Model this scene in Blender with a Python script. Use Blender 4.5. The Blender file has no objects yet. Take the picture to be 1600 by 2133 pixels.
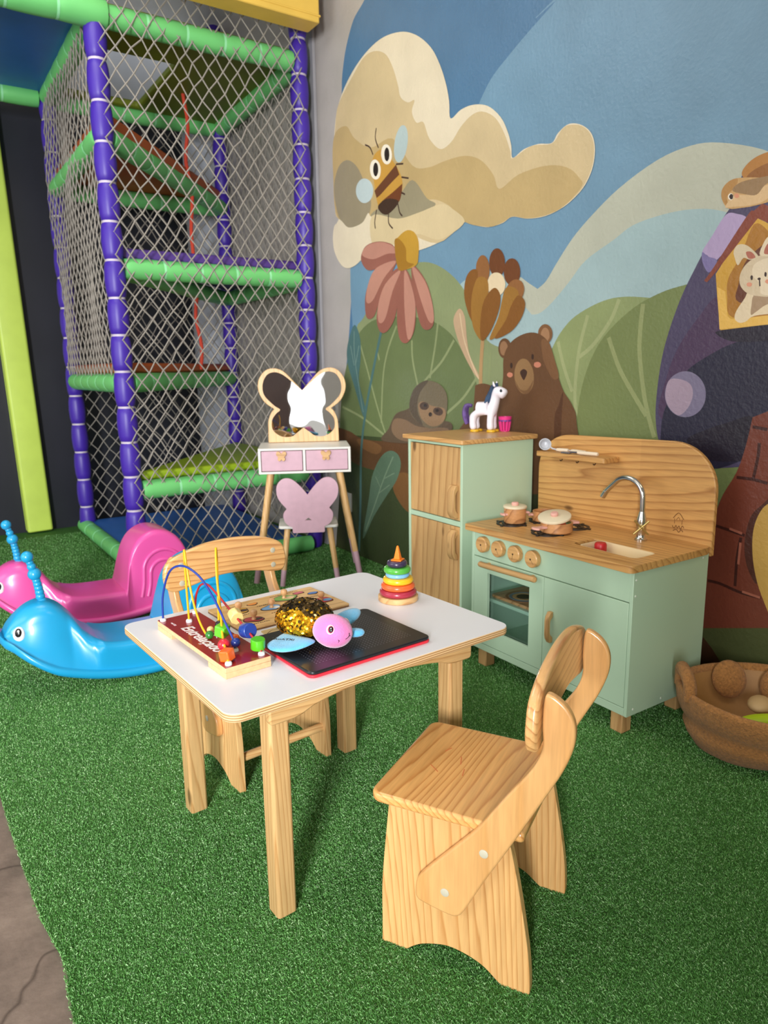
import bpy, bmesh, math, random
from math import sin, cos, pi, radians, sqrt
from mathutils import Vector, Matrix, Euler
from mathutils.geometry import tessellate_polygon
random.seed(7)
scene = bpy.context.scene
COL = scene.collection

# ------------------------------------------------------------------ camera, light, exposure
CAM_H = 1.15
cam_data = bpy.data.cameras.new('camera'); cam = bpy.data.objects.new('camera', cam_data); COL.objects.link(cam)
scene.camera = cam
yaw, pitch, roll = radians(33.4587), radians(11.3701), radians(-0.8334)
fw = Vector((sin(yaw)*cos(pitch), cos(yaw)*cos(pitch), -sin(pitch)))
rt = Vector((cos(yaw), -sin(yaw), 0)); up = rt.cross(fw)
r2 = cos(roll)*rt + sin(roll)*up; u2 = -sin(roll)*rt + cos(roll)*up
cam.matrix_world = Matrix(((r2.x, u2.x, -fw.x, 0), (r2.y, u2.y, -fw.y, 0), (r2.z, u2.z, -fw.z, CAM_H), (0, 0, 0, 1)))
cam_data.sensor_fit = 'HORIZONTAL'; cam_data.sensor_width = 36; cam_data.lens = 36*1489.22/1600
cam_data.clip_start = .02; cam_data.clip_end = 60
cam_data.dof.use_dof = True; cam_data.dof.focus_distance = 1.5; cam_data.dof.aperture_fstop = 8.5

world = bpy.data.worlds.new('daylight'); scene.world = world; world.use_nodes = True
bg = world.node_tree.nodes['Background']; bg.inputs[0].default_value = (1.0, .96, .88, 1); bg.inputs[1].default_value = .55

def area(name, loc, target, sx, sy, power, col):
    d = bpy.data.lights.new(name, 'AREA'); d.shape = 'RECTANGLE'; d.size = sx; d.size_y = sy; d.energy = power; d.color = col
    o = bpy.data.objects.new(name, d); COL.objects.link(o); o.location = loc
    o.rotation_euler = (Vector(target)-Vector(loc)).to_track_quat('-Z', 'Y').to_euler()
    return o
area('daylight_from_shopfront', (-3.0, -2.9, 1.7), (.8, 1.6, .4), .8, 2.0, 535, (.97, .985, 1.0))
area('daylight_from_courtyard', (-1.95, -3.7, 1.4), (0, 1.5, 1.0), 1.0, 2.4, 12, (.98, .99, 1.0))
area('daylight_from_side', (-3.0, 2.2, 1.7), (1.0, 2.4, .3), 2.4, 2.0, 55, (.96, .98, 1.0))
area('overhead_fill', (.2, 1.3, 3.4), (.2, 1.3, 0), 1.3, 1.3, 7, (1.0, .95, .87))
area('overhead_fill', (.3, 3.1, 3.4), (.5, 3.2, 0), 1.2, 1.2, 21, (1.0, .96, .9))  # added fill that lifts the far mural; no known ceiling fixture here
area('overhead_fill', (1.5, -.4, 3.4), (1.6, .6, 0), .9, .9, 12, (1.0, .82, .56))
vs = scene.view_settings
vs.view_transform = 'Standard'; vs.look = 'None'; vs.gamma = 1; vs.use_curve_mapping = False; vs.exposure = 0.0

# ------------------------------------------------------------------ materials
def lin(c):
    return tuple(((x/255)/12.92 if x/255 <= .04045 else ((x/255+.055)/1.055)**2.4) for x in c[:3]) + (1,)
MATS = {}
def nodes_of(name):
    m = bpy.data.materials.new(name); m.use_nodes = True
    nt = m.node_tree; return m, nt, nt.nodes['Principled BSDF']
def N(nt, t, **kw):
    n = nt.nodes.new(t)
    for k, v in kw.items():
        if k in n.inputs: n.inputs[k].default_value = v
        else: setattr(n, k, v)
    return n
def coords(nt, scale=(1, 1, 1), gen='Object'):
    tc = N(nt, 'ShaderNodeTexCoord'); mp = N(nt, 'ShaderNodeMapping'); mp.inputs['Scale'].default_value = scale
    nt.links.new(tc.outputs[gen], mp.inputs['Vector']); return mp.outputs[0]
def bump(nt, bsdf, vec, scale, strength, dist=.002, detail=3):
    n = N(nt, 'ShaderNodeTexNoise'); n.inputs['Scale'].default_value = scale; n.inputs['Detail'].default_value = detail
    b = N(nt, 'ShaderNodeBump'); b.inputs['Strength'].default_value = strength; b.inputs['Distance'].default_value = dist
    nt.links.new(vec, n.inputs['Vector']); nt.links.new(n.outputs['Fac'], b.inputs['Height']); nt.links.new(b.outputs[0], bsdf.inputs['Normal'])
def ramp(nt, fac, stops):
    r = N(nt, 'ShaderNodeValToRGB'); e = r.color_ramp.elements
    while len(e) < len(stops): e.new(.5)
    for i, (p, c) in enumerate(stops): e[i].position = p; e[i].color = c
    nt.links.new(fac, r.inputs['Fac']); return r.outputs['Color']
def mix(nt, fac, a, b, mode='MIX'):
    m = N(nt, 'ShaderNodeMix', data_type='RGBA', blend_type=mode)
    for s, v in ((0, fac), (6, a), (7, b)):
        if hasattr(v, 'links'): nt.links.new(v, m.inputs[s])
        else: m.inputs[s].default_value = v
    return m.outputs[2]
def paint(name, rgb, rough=.5, metal=0., vary=.06, vscale=6., bscale=0., bstr=.2, coat=0., bdist=.002, spec=.5, sheen=0.):
    if name in MATS: return MATS[name]
    m, nt, p = nodes_of(name); v = coords(nt)
    c = lin(rgb); n = N(nt, 'ShaderNodeTexNoise'); n.inputs['Scale'].default_value = vscale; n.inputs['Detail'].default_value = 4
    nt.links.new(v, n.inputs['Vector'])
    lo = tuple(x*(1-vary) for x in c[:3])+(1,); hi = tuple(min(1, x*(1+vary)) for x in c[:3])+(1,)
    nt.links.new(ramp(nt, n.outputs['Fac'], [(.3, lo), (.7, hi)]), p.inputs['Base Color'])
    p.inputs['Roughness'].default_value = rough; p.inputs['Metallic'].default_value = metal
    p.inputs['Coat Weight'].default_value = coat; p.inputs['Coat Roughness'].default_value = .12; p.inputs['Specular IOR Level'].default_value = spec
    if sheen: p.inputs['Sheen Weight'].default_value = sheen
    if bscale: bump(nt, p, v, bscale, bstr, bdist)
    MATS[name] = m; return m
def wood(name, light, dark, axis='X', ring=22., coat=.0, rough=.45, knot=True, amount=1., off=(0, 0, 0), joint=0., bands='DIAGONAL'):
    key = name+axis
    if key in MATS: return MATS[key]
    m, nt, p = nodes_of(key)
    s = {'X': (.07, 1, 1), 'Y': (1, .07, 1), 'Z': (1, 1, .07)}[axis]
    tc = N(nt, 'ShaderNodeTexCoord'); info = N(nt, 'ShaderNodeObjectInfo')
    base = N(nt, 'ShaderNodeVectorMath', operation='ADD'); base.inputs[1].default_value = off
    nt.links.new(tc.outputs['Object'], base.inputs[0])
    mp = N(nt, 'ShaderNodeMapping'); mp.inputs['Scale'].default_value = s
    nt.links.new(base.outputs[0], mp.inputs['Vector']); v = mp.outputs[0]
    # slow warp that bends the growth lines
    n0 = N(nt, 'ShaderNodeTexNoise'); n0.inputs['Scale'].default_value = 7; n0.inputs['Detail'].default_value = 1.5
    nt.links.new(v, n0.inputs['Vector'])
    w = N(nt, 'ShaderNodeVectorMath', operation='MULTIPLY_ADD'); w.inputs[1].default_value = (.09, .09, .09)
    nt.links.new(n0.outputs['Color'], w.inputs[0]); nt.links.new(v, w.inputs[2])
    wv = N(nt, 'ShaderNodeTexWave', wave_type='BANDS', bands_direction=bands, wave_profile='SAW')
    wv.inputs['Scale'].default_value = ring; wv.inputs['Distortion'].default_value = 2.2; wv.inputs['Detail'].default_value = 2; wv.inputs['Detail Scale'].default_value = 1.2
    nt.links.new(w.outputs[0], wv.inputs['Vector'])
    fine = N(nt, 'ShaderNodeTexNoise'); fine.inputs['Scale'].default_value = 160; fine.inputs['Detail'].default_value = 2
    nt.links.new(v, fine.inputs['Vector'])
    patch = N(nt, 'ShaderNodeTexNoise'); patch.inputs['Scale'].default_value = 9; nt.links.new(v, patch.inputs['Vector'])
    L, D = lin(light), lin(dark)
    md = tuple(a*.72+b*.28 for a, b in zip(L, D))
    if amount < 1: D = tuple(a*(1-amount)+b*amount for a, b in zip(L, D)); 
    g = ramp(nt, wv.outputs['Fac'], [(0, L), (.3, L), (.68, md), (.9, D), (1, L)])
    hi = tuple(min(1, x*1.1) for x in L[:3])+(1,); lo = tuple(x*.82 for x in L[:3])+(1,)
    pt = ramp(nt, patch.outputs['Fac'], [(.35, lo), (.65, hi)])
    c = mix(nt, .28, g, pt)
    fr = ramp(nt, fine.outputs['Fac'], [(.3, (.86, .84, .82, 1)), (.7, (1.06, 1.05, 1.04, 1))])
    c = mix(nt, .8, c, fr, 'MULTIPLY')
    if joint:   # finger jointed staves: tone changes from stave to stave
        bs = N(nt, 'ShaderNodeMapping'); nt.links.new(base.outputs[0], bs.inputs['Vector'])
        bs.inputs['Rotation'].default_value = {'X': (0, 0, 0), 'Y': (0, 0, pi/2), 'Z': (0, -pi/2, 0)}[axis]
        br = N(nt, 'ShaderNodeTexBrick'); br.inputs['Scale'].default_value = 1; br.inputs['Brick Width'].default_value = joint*5; br.inputs['Row Height'].default_value = joint
        br.inputs['Mortar Size'].default_value = 0; br.inputs['Color1'].default_value = (1.08, 1.07, 1.05, 1); br.inputs['Color2'].default_value = (.8, .76, .7, 1)
        nt.links.new(bs.outputs[0], br.inputs['Vector']); c = mix(nt, .75, c, br.outputs['Color'], 'MULTIPLY')
    if knot:
        ks = {'X': (.45, 1, 1), 'Y': (1, .45, 1), 'Z': (1, 1, .45)}[axis]
        km = N(nt, 'ShaderNodeMapping'); km.inputs['Scale'].default_value = ks; nt.links.new(base.outputs[0], km.inputs['Vector'])
        vo = N(nt, 'ShaderNodeTexVoronoi'); vo.inputs['Scale'].default_value = 5.2; nt.links.new(km.outputs[0], vo.inputs['Vector'])
        kf = ramp(nt, vo.outputs['Distance'], [(0, (1, 1, 1, 1)), (.045, (.8, .8, .8, 1)), (.075, (0, 0, 0, 1))])
        kd = tuple(x*.35 for x in D[:3])+(1,); c = mix(nt, kf, c, kd)
    nt.links.new(c, p.inputs['Base Color'])
    p.inputs['Roughness'].default_value = rough; p.inputs['Coat Weight'].default_value = coat; p.inputs['Coat Roughness'].default_value = .13
    bump(nt, p, v, 90, .08, .001)
    MATS[key] = m; return m
def plastic(name, rgb, rough=.3): return paint(name, rgb, rough, vary=.02, coat=.25)

# ------------------------------------------------------------------ geometry helpers
def tag(o, label=None, cat=None, group=None, kind=None):
    if label: o['label'] = label
    if cat: o['category'] = cat
    if group: o['group'] = group
    if kind: o['kind'] = kind
    return o
def thing(name, label, cat, loc=(0, 0, 0), rz=0., group=None):
    o = bpy.data.objects.new(name, None); COL.objects.link(o); o.location = loc; o.rotation_euler = (0, 0, rz); o.empty_display_size = .05
    return tag(o, label, cat, group)
class MB:
    def __init__(s): s.v = []; s.f = []; s.m = []
    def add(s, vs, fs, mat=0, M=None):
        k = len(s.v)
        s.v += [tuple(M @ Vector(v)) if M else tuple(v) for v in vs]
        s.f += [tuple(i+k for i in f) for f in fs]
        s.m += [mat]*len(fs); return s
    def box(s, x0, x1, y0, y1, z0, z1, mat=0, M=None):
        v = [(x, y, z) for x in (x0, x1) for y in (y0, y1) for z in (z0, z1)]
        return s.add(v, [(0, 1, 3, 2), (4, 6, 7, 5), (0, 4, 5, 1), (2, 3, 7, 6), (0, 2, 6, 4), (1, 5, 7, 3)], mat, M)
    def prism(s, pts, a, b, plane='XY', mat=0, M=None, holes=(), side=None):
        """2D outline extruded from a to b along the axis normal to plane"""
        def P(p, h): return {'XY': (p[0], p[1], h), 'XZ': (p[0], h, p[1]), 'YZ': (h, p[0], p[1])}[plane]
        loops = [list(pts)]+[list(h) for h in holes]
        flat = [p for l in loops for p in l]; n = len(flat)
        vs = [P(p, a) for p in flat]+[P(p, b) for p in flat]; fs = []
        if holes:
            tris = tessellate_polygon([[Vector((p[0], p[1], 0)) for p in l] for l in loops])
            fs += [tuple(t) for t in tris]+[tuple(i+n for i in reversed(t)) for t in tris]
        else: fs += [tuple(range(n)), tuple(range(2*n-1, n-1, -1))]
        k = len(fs); o = 0
        for l in loops:
            L = len(l)
            for i in range(L): j = (i+1) % L; fs.append((o+i, o+j, o+j+n, o+i+n))
            o += L
        s.add(vs, fs[:k], mat, M); s.v = s.v[:len(s.v)-len(vs)]; base = len(s.v)
        s.v += [tuple(M @ Vector(v)) if M else tuple(v) for v in vs]
        s.f += [tuple(i+base for i in f) for f in fs[k:]]; s.m += [mat if side is None else side]*(len(fs)-k)
        return s
    def loft(s, rings, mat=0, cap=True, close=True, M=None):
        n = len(rings[0]); vs = [p for r in rings for p in r]; fs = []
        for i in range(len(rings)-1):
            for j in range(n if close else n-1):
                k = (j+1) % n; fs.append((i*n+j, i*n+k, (i+1)*n+k, (i+1)*n+j))
        if cap: fs += [tuple(range(n-1, -1, -1)), tuple(range((len(rings)-1)*n, len(rings)*n))]
        return s.add(vs, fs, mat, M)
    def tube(s, path, r, n=8, mat=0, cap=True, M=None, ref=None):
        path = [Vector(p) for p in path]; rings = []
        R = r if isinstance(r, (list, tuple)) else [r]*len(path)
        a = ref and Vector(ref)
        for i, p in enumerate(path):
            t = (path[min(i+1, len(path)-1)]-path[max(i-1, 0)]).normalized()
            if a is None: a = Vector((0, 0, 1)) if abs(t.z) < .9 else Vector((1, 0, 0))
            x = t.cross(a); 
            if x.length < 1e-5: x = t.orthogonal()
            x.normalize(); y = x.cross(t).normalized(); a = y
            rings.append([p+x*(R[i]*cos(2*pi*k/n))+y*(R[i]*sin(2*pi*k/n)) for k in range(n)])
        return s.loft(rings, mat, cap, M=M)
    def cyl(s, p0, p1, r0, r1=None, n=20, mat=0, M=None): return s.tube([p0, p1], [r0, r0 if r1 is None else r1], n, mat, M=M)
    def lathe(s, prof, c=(0, 0, 0), n=28, mat=0, M=None, cap=True):
        c = Vector(c); return s.loft([[c+Vector((r*cos(2*pi*k/n), r*sin(2*pi*k/n), z)) for k in range(n)] for r, z in prof], mat, cap, M=M)
    def ball(s, c, r, n=16, m=10, mat=0, M=None):
        rx, ry, rz = r if isinstance(r, (tuple, list)) else (r, r, r)
        rings = []
        for i in range(m+1):
            t = -pi/2+pi*max(.02, min(.98, i/m)); rings.append([Vector(c)+Vector((rx*cos(t)*cos(2*pi*k/n), ry*cos(t)*sin(2*pi*k/n), rz*sin(t))) for k in range(n)])
        return s.loft(rings, mat, True, M=M)
    def build(s, name, mats, parent=None, smooth=True, bevel=0., seg=2, angle=38, sub=0):
        me = bpy.data.meshes.new(name); me.from_pydata(s.v, [], s.f)
        mats = mats if isinstance(mats, (list, tuple)) else [mats]
        for m in mats: me.materials.append(m)
        for p, m in zip(me.polygons, s.m): p.material_index = m
        bm = bmesh.new(); bm.from_mesh(me); bmesh.ops.recalc_face_normals(bm, faces=bm.faces); bm.to_mesh(me); bm.free()
        if smooth:
            for p in me.polygons: p.use_smooth = True
            me.set_sharp_from_angle(angle=radians(angle))
        o = bpy.data.objects.new(name, me); COL.objects.link(o)
        if parent: o.parent = parent
        if bevel:
            b = o.modifiers.new('bevel', 'BEVEL'); b.width = bevel; b.segments = seg; b.limit_method = 'ANGLE'; b.angle_limit = radians(40)
        if sub:
            b = o.modifiers.new('sub', 'SUBSURF'); b.levels = sub; b.render_levels = sub
        return o
def cat_rom(pts, k=6, closed=True):
    n = len(pts); out = []
    for i in range(n if closed else n-1):
        g = (lambda j: pts[j % n]) if closed else (lambda j: pts[max(0, min(n-1, j))])
        p0, p1, p2, p3 = g(i-1), g(i), g(i+1), g(i+2)
        for q in range(k):
            t = q/k
            out.append(tuple(.5*(2*b+(c-a)*t+(2*a-5*b+4*c-d)*t*t+(3*b-a-3*c+d)*t**3) for a, b, c, d in zip(p0, p1, p2, p3)))
    if not closed: out.append(tuple(pts[-1]))
    return out
def rrect(x0, x1, y0, y1, r, k=5, rs=None):
    out = []; rs = rs or (r, r, r, r)
    for (cx, cy, a), q in zip(((x1, y1, 0), (x0, y1, 90), (x0, y0, 180), (x1, y0, 270)), rs):
        sx = -1 if cx == x1 else 1; sy = -1 if cy == y1 else 1
        if q <= 0: out.append((cx, cy)); continue
        for i in range(k+1):
            t = radians(a+90*i/k); out.append((cx+sx*q+q*cos(t), cy+sy*q+q*sin(t)))
    return out
def circ(cx, cy, r, n=28, ry=None): return [(cx+r*cos(2*pi*i/n), cy+(ry or r)*sin(2*pi*i/n)) for i in range(n)]
def ribbon(pts, w):
    pts = cat_rom(pts, 6, False); L = []; R = []
    for i, p in enumerate(pts):
        a = pts[max(0, i-1)]; b = pts[min(len(pts)-1, i+1)]; dx, dy = b[0]-a[0], b[1]-a[1]; l = sqrt(dx*dx+dy*dy) or 1
        L.append((p[0]-dy/l*w/2, p[1]+dx/l*w/2)); R.append((p[0]+dy/l*w/2, p[1]-dx/l*w/2))
    return L, R
def foam(mb, p0, p1, r, seg=.19, mat=0, tie=1, n=14, bulge=.1, trim=0.):
    """padded foam sleeve cinched at intervals by pale cable ties"""
    p0, p1 = Vector(p0), Vector(p1); d = p1-p0; L = d.length; d.normalize(); p0 = p0+d*trim; L -= 2*trim
    k = max(1, round(L/seg)); path = []; R = []; ties = []
    for i in range(k):
        a = L*i/k; b = L*(i+1)/k
        for t, q in ((.0, 1-bulge*1.1), (.05, 1-bulge*.4), (.2, 1), (.5, 1+bulge*.25), (.8, 1), (.95, 1-bulge*.4)):
            path.append(p0+d*(a+(b-a)*t)); R.append(r*q)
        if i: ties.append(a)
    path.append(p0+d*L); R.append(r*(1-bulge)); mb.tube(path, R, n, mat)
    if tie is not None:
        for a in ties: mb.tube([p0+d*(a-.006), p0+d*(a+.006)], r*(1-bulge*.75)+.001, n, tie)
MURAL = [
('painted_sky','p',(80,119,153),0,[(3.445,3.069),(3.54,3.021),(3.628,2.982),(3.697,2.901),(3.743,2.81),(3.771,2.673),(3.753,2.395),(3.715,2.083),(3.716,1.717),(3.718,1.557),(3.791,1.173),(3.873,0.912),(3.874,0.673),(3.831,0.343),(3.795,0.101),(3.74,0.002),(-0.6,0.002),(-0.6,3.3),(3.4,3.3)]),
('painted_sky','p',(112,147,171),0,[(2.067,2.552),(2.163,2.512),(2.313,2.454),(2.414,2.41),(2.523,2.356),(2.602,2.281),(2.698,2.167),(3.721,1.718),(3.723,1.557),(3.7,1.3),(-0.6,1.3),(-0.6,3.3)]),
('painted_sky','p',(184,186,168),0,[(1.137,1.654),(1.21,1.715),(1.301,1.78),(1.445,1.835),(1.547,1.851),(1.673,1.836),(1.829,1.777),(1.959,1.699),(2.044,1.634),(2.12,1.554),(2.175,1.491),(2.222,1.464),(2.273,1.492),(2.322,1.522),(2.425,1.487),(2.582,1.418),(2.576,1.071),(1.876,1.078),(1.094,1.224)]),
('painted_sky','p',(160,184,186),0,[(1.118,1.468),(1.266,1.551),(1.418,1.626),(1.524,1.651),(1.639,1.654),(1.76,1.639),(1.844,1.601),(1.972,1.545),(2.053,1.473),(2.139,1.403),(2.205,1.366),(2.252,1.363),(2.289,1.396),(2.319,1.428),(2.458,1.571),(2.635,1.56),(2.738,1.523),(2.792,1.433),(2.753,1.161),(1.876,1.078),(1.085,1.142)]),
('painted_leaves','p',(66,70,44),0,[(3.879,0.582),(1.361,0.83),(1.276,0.002),(3.983,0.002)]),
('painted_leaves','p',(138,148,106),0,[(3.686,1.282),(3.581,1.44),(3.408,1.581),(3.201,1.66),(3.043,1.671),(2.909,1.643),(2.77,1.569),(2.663,1.469),(2.585,1.359),(2.528,1.268),(2.426,1.229),(2.323,1.207),(2.16,1.1),(2.141,0.644),(3.597,0.458)]),
('painted_leaves','p',(104,118,76),0,[(3.91,0.648),(3.859,0.986),(3.773,1.201),(3.664,1.333),(3.505,1.41),(3.289,1.421),(3.044,1.4),(2.895,1.361),(2.781,1.299),(2.699,1.216),(2.632,1.132),(2.586,1.04),(2.565,0.932),(2.558,0.591),(3.922,0.416)]),
('painted_leaves','l',(140,150,106),0.014,[(2.839,1.585),(2.909,1.525),(2.968,1.47)]),
('painted_leaves','l',(140,150,106),0.014,[(2.895,1.369),(2.917,1.257),(2.962,1.097)]),
('painted_leaves','l',(140,150,106),0.014,[(2.768,1.278),(2.866,1.177),(2.985,1.097),(3.047,1.042)]),
('painted_leaves','l',(140,150,106),0.014,[(3.116,1.291),(3.11,1.19),(3.063,1.051)]),
('painted_leaves','l',(140,150,106),0.014,[(3.256,1.372),(3.345,1.242),(3.394,1.096),(3.419,0.844)]),
('painted_leaves','l',(140,150,106),0.014,[(3.626,1.281),(3.553,1.136),(3.463,0.944),(3.375,0.785)]),
('painted_leaves','l',(140,150,106),0.014,[(2.6,1.099),(2.697,1.004),(2.821,0.926)]),
('painted_leaves','l',(140,150,106),0.014,[(3.851,0.92),(3.622,0.865),(3.393,0.779)]),
('painted_leaves','l',(140,150,106),0.014,[(2.503,1.224),(2.512,1.091)]),
('painted_leaves','l',(140,150,106),0.014,[(3.454,1.255),(3.428,1.195)]),
('painted_leaves','p',(140,152,102),0,[(2.174,1.155),(2.131,1.22),(2.09,1.278),(2.028,1.332),(1.942,1.37),(1.853,1.392),(1.768,1.394),(1.675,1.382),(1.624,1.289),(1.573,0.567),(2.146,0.466)]),
('painted_leaves','l',(158,166,118),0.016,[(1.804,1.388),(1.842,1.311),(1.921,1.224),(1.99,1.18)]),
('painted_leaves','l',(158,166,118),0.016,[(1.95,1.34),(1.987,1.206),(2.0,1.047),(1.988,0.951)]),
('painted_leaves','l',(158,166,118),0.016,[(2.099,1.246),(2.062,1.143),(2.014,1.047)]),
('painted_leaves','p',(118,130,80),0,[(1.981,0.804),(1.984,0.94),(1.969,1.048),(1.937,1.147),(1.883,1.238),(1.805,1.309),(1.731,1.356),(1.675,1.38),(1.605,1.401),(1.528,1.413),(1.365,1.189),(1.258,0.485),(1.957,0.326)]),
('painted_leaves','l',(146,154,104),0.018,[(1.699,1.363),(1.705,1.269),(1.702,1.188),(1.676,1.053),(1.646,0.957),(1.619,0.89)]),
('painted_leaves','l',(146,154,104),0.018,[(1.845,1.252),(1.788,1.136),(1.716,1.038),(1.658,0.966)]),
('painted_leaves','l',(146,154,104),0.018,[(1.346,0.801),(1.361,0.749)]),
('painted_leaves','p',(62,72,44),0,[(3.915,0.702),(3.812,0.746),(3.299,0.761),(3.079,0.702),(2.78,0.551),(2.776,0.002),(3.77,0.002),(3.846,0.031)]),
('painted_leaves','p',(112,126,78),1,[(1.5,0.003),(1.5,0.9),(1.0,1.15),(0.4,1.05),(-0.1,0.8),(-0.6,0.9),(-0.6,0.003)]),
('painted_leaves','p',(78,84,48),0,[(1.6,0.003),(1.6,0.3),(0.6,0.33),(-0.6,0.28),(-0.6,0.003)]),
('painted_branch','p',(98,66,42),1,[(3.955,0.78),(3.782,0.776),(3.647,0.743),(3.468,0.739),(3.299,0.755),(3.078,0.79),(2.975,0.773),(2.975,0.6),(3.189,0.576),(3.473,0.564),(3.735,0.586),(3.902,0.666)]),
('painted_branch','p',(122,84,52),1,[(3.688,0.733),(3.623,0.682),(3.47,0.661),(3.419,0.706),(3.518,0.732)]),
('painted_branch','p',(122,84,48),1,[(3.268,0.567),(3.134,0.569),(3.081,0.383),(3.192,0.378),(3.305,0.476)]),
('painted_sprigs','l',(78,112,110),0.022,[(3.405,1.351),(3.495,1.136),(3.58,0.909),(3.64,0.671),(3.663,0.338),(3.692,0.036)]),
('painted_sprigs','p',(78,112,110),1,[(3.691,1.401),(3.628,1.321),(3.629,1.199),(3.65,1.074),(3.58,0.909),(3.612,0.876),(3.697,1.032),(3.774,1.18),(3.773,1.285)]),
('painted_sprigs','l',(112,140,132),0.008,[(3.693,1.365),(3.69,1.2),(3.611,0.897)]),
('painted_sprigs','l',(112,140,132),0.008,[(3.737,1.284),(3.701,1.169)]),
('painted_sprigs','l',(112,140,132),0.008,[(3.642,1.281),(3.687,1.168)]),
('painted_sprigs','p',(92,116,94),1,[(3.336,0.693),(3.255,0.68),(3.227,0.624),(3.269,0.534),(3.353,0.449),(3.506,0.294),(3.644,0.124),(3.568,0.377),(3.525,0.524),(3.433,0.644)]),
('painted_sprigs','l',(120,142,116),0.01,[(3.301,0.663),(3.4,0.525),(3.505,0.351),(3.615,0.174)]),
('painted_sprigs','l',(120,142,116),0.006,[(3.4,0.525),(3.291,0.571)]),
('painted_sprigs','l',(120,142,116),0.006,[(3.451,0.435),(3.34,0.498)]),
('painted_sprigs','l',(120,142,116),0.006,[(3.438,0.472),(3.486,0.528)]),
('painted_sprigs','p',(190,160,128),1,[(2.728,1.422),(2.688,1.382),(2.671,1.282),(2.646,1.199),(2.574,1.099),(2.613,1.115),(2.699,1.216),(2.754,1.311),(2.771,1.379)]),
('painted_sprigs','l',(212,186,150),0.008,[(2.725,1.401),(2.687,1.266),(2.593,1.107),(2.562,1.099)]),
('painted_sprigs','l',(176,142,98),0.024,[(2.559,1.278),(2.569,1.156),(2.57,1.049)]),
('painted_mushroom_house','p',(76,68,96),0,[(1.358,1.731),(1.39,1.639),(1.41,1.61),(1.455,1.543),(1.502,1.46),(1.546,1.373),(1.585,1.264),(1.608,1.167),(1.619,1.054),(1.618,0.958),(1.595,0.872),(1.536,0.819),(1.385,0.802),(1.079,0.863),(1.004,1.216),(1.051,1.664)]),
('painted_mushroom_house','p',(76,56,84),1,[(1.407,1.361),(1.479,1.298),(1.544,1.207),(1.584,1.102),(1.595,0.959),(1.37,0.97),(1.323,1.23)]),
('painted_mushroom_house','p',(40,38,58),0,[(1.592,0.868),(1.592,0.95),(1.577,1.008),(1.54,1.083),(1.497,1.134),(1.435,1.173),(1.366,1.206),(1.3,1.223),(1.215,1.227),(1.077,1.219),(1.016,0.988),(1.244,0.847),(1.288,0.836),(1.333,0.816),(1.385,0.802),(1.483,0.824),(1.56,0.846)]),
('painted_mushroom_house','p',(34,28,42),1,[(1.488,0.89),(1.415,0.932),(1.345,0.958),(1.265,0.984),(1.248,0.934),(1.276,0.849),(1.334,0.83),(1.422,0.835)]),
('painted_mushroom_house','p',(124,116,142),1,[(1.429,1.049),(1.432,1.019),(1.446,0.994),(1.47,0.976),(1.499,0.969),(1.53,0.973),(1.558,0.989),(1.578,1.015),(1.586,1.045),(1.582,1.076),(1.566,1.102),(1.541,1.119),(1.511,1.125),(1.481,1.119),(1.455,1.102),(1.437,1.078)]),
('painted_mushroom_house','p',(166,146,164),1,[(1.572,1.095),(1.525,1.097),(1.487,1.079),(1.477,1.043),(1.492,1.001),(1.526,0.974),(1.565,0.999),(1.584,1.041)]),
('painted_mushroom_house','p',(176,156,192),1,[(1.405,1.613),(1.365,1.608),(1.337,1.594),(1.336,1.577),(1.424,1.479),(1.461,1.498),(1.479,1.511),(1.451,1.551)]),
('painted_mushroom_house','p',(124,114,160),1,[(1.479,1.509),(1.456,1.493),(1.424,1.476),(1.449,1.442),(1.474,1.474)]),
('painted_mushroom_house','p',(40,34,48),1,[(1.404,1.242),(1.389,1.256),(1.198,1.268),(1.116,1.24),(1.154,1.223),(1.277,1.215),(1.354,1.22)]),
('painted_mushroom_house','p',(206,158,62),0,[(1.316,1.594),(1.223,1.532),(1.134,1.414),(1.135,1.272),(1.394,1.256),(1.411,1.345),(1.425,1.435)]),
('painted_mushroom_house','p',(170,116,42),1,[(1.309,1.569),(1.256,1.533),(1.217,1.462),(1.201,1.296),(1.355,1.294),(1.379,1.359),(1.38,1.417),(1.345,1.479)]),
('painted_mushroom_house','p',(104,58,38),1,[(1.261,1.503),(1.198,1.475),(1.171,1.399),(1.18,1.326),(1.337,1.339),(1.344,1.397),(1.329,1.457),(1.294,1.492)]),
('painted_mushroom_house','p',(132,66,48),0,[(1.337,1.594),(1.317,1.61),(1.294,1.59),(1.424,1.443),(1.454,1.412),(1.465,1.418),(1.434,1.457)]),
('painted_mushroom_house','p',(132,66,48),0,[(1.322,1.603),(1.289,1.625),(1.127,1.536),(1.122,1.483),(1.313,1.593)]),
('painted_mushroom_house','p',(228,182,88),0,[(1.417,1.394),(1.387,1.377),(1.372,1.298),(1.347,1.288),(1.242,1.293),(1.169,1.292),(1.167,1.267),(1.239,1.265),(1.397,1.259)]),
('painted_mushroom_house','p',(226,206,172),1,[(1.309,1.369),(1.281,1.35),(1.227,1.354),(1.193,1.304),(1.284,1.294),(1.309,1.279),(1.331,1.276),(1.348,1.29),(1.344,1.314),(1.32,1.35)]),
('painted_mushroom_house','p',(168,140,110),1,[(1.29,1.357),(1.248,1.36),(1.189,1.352),(1.187,1.33),(1.245,1.326),(1.278,1.307),(1.295,1.298),(1.296,1.327)]),
('painted_mushroom_house','p',(212,192,160),1,[(1.34,1.429),(1.317,1.459),(1.275,1.474),(1.225,1.463),(1.193,1.421),(1.188,1.374),(1.222,1.349),(1.273,1.352),(1.313,1.365),(1.339,1.393)]),
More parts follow.
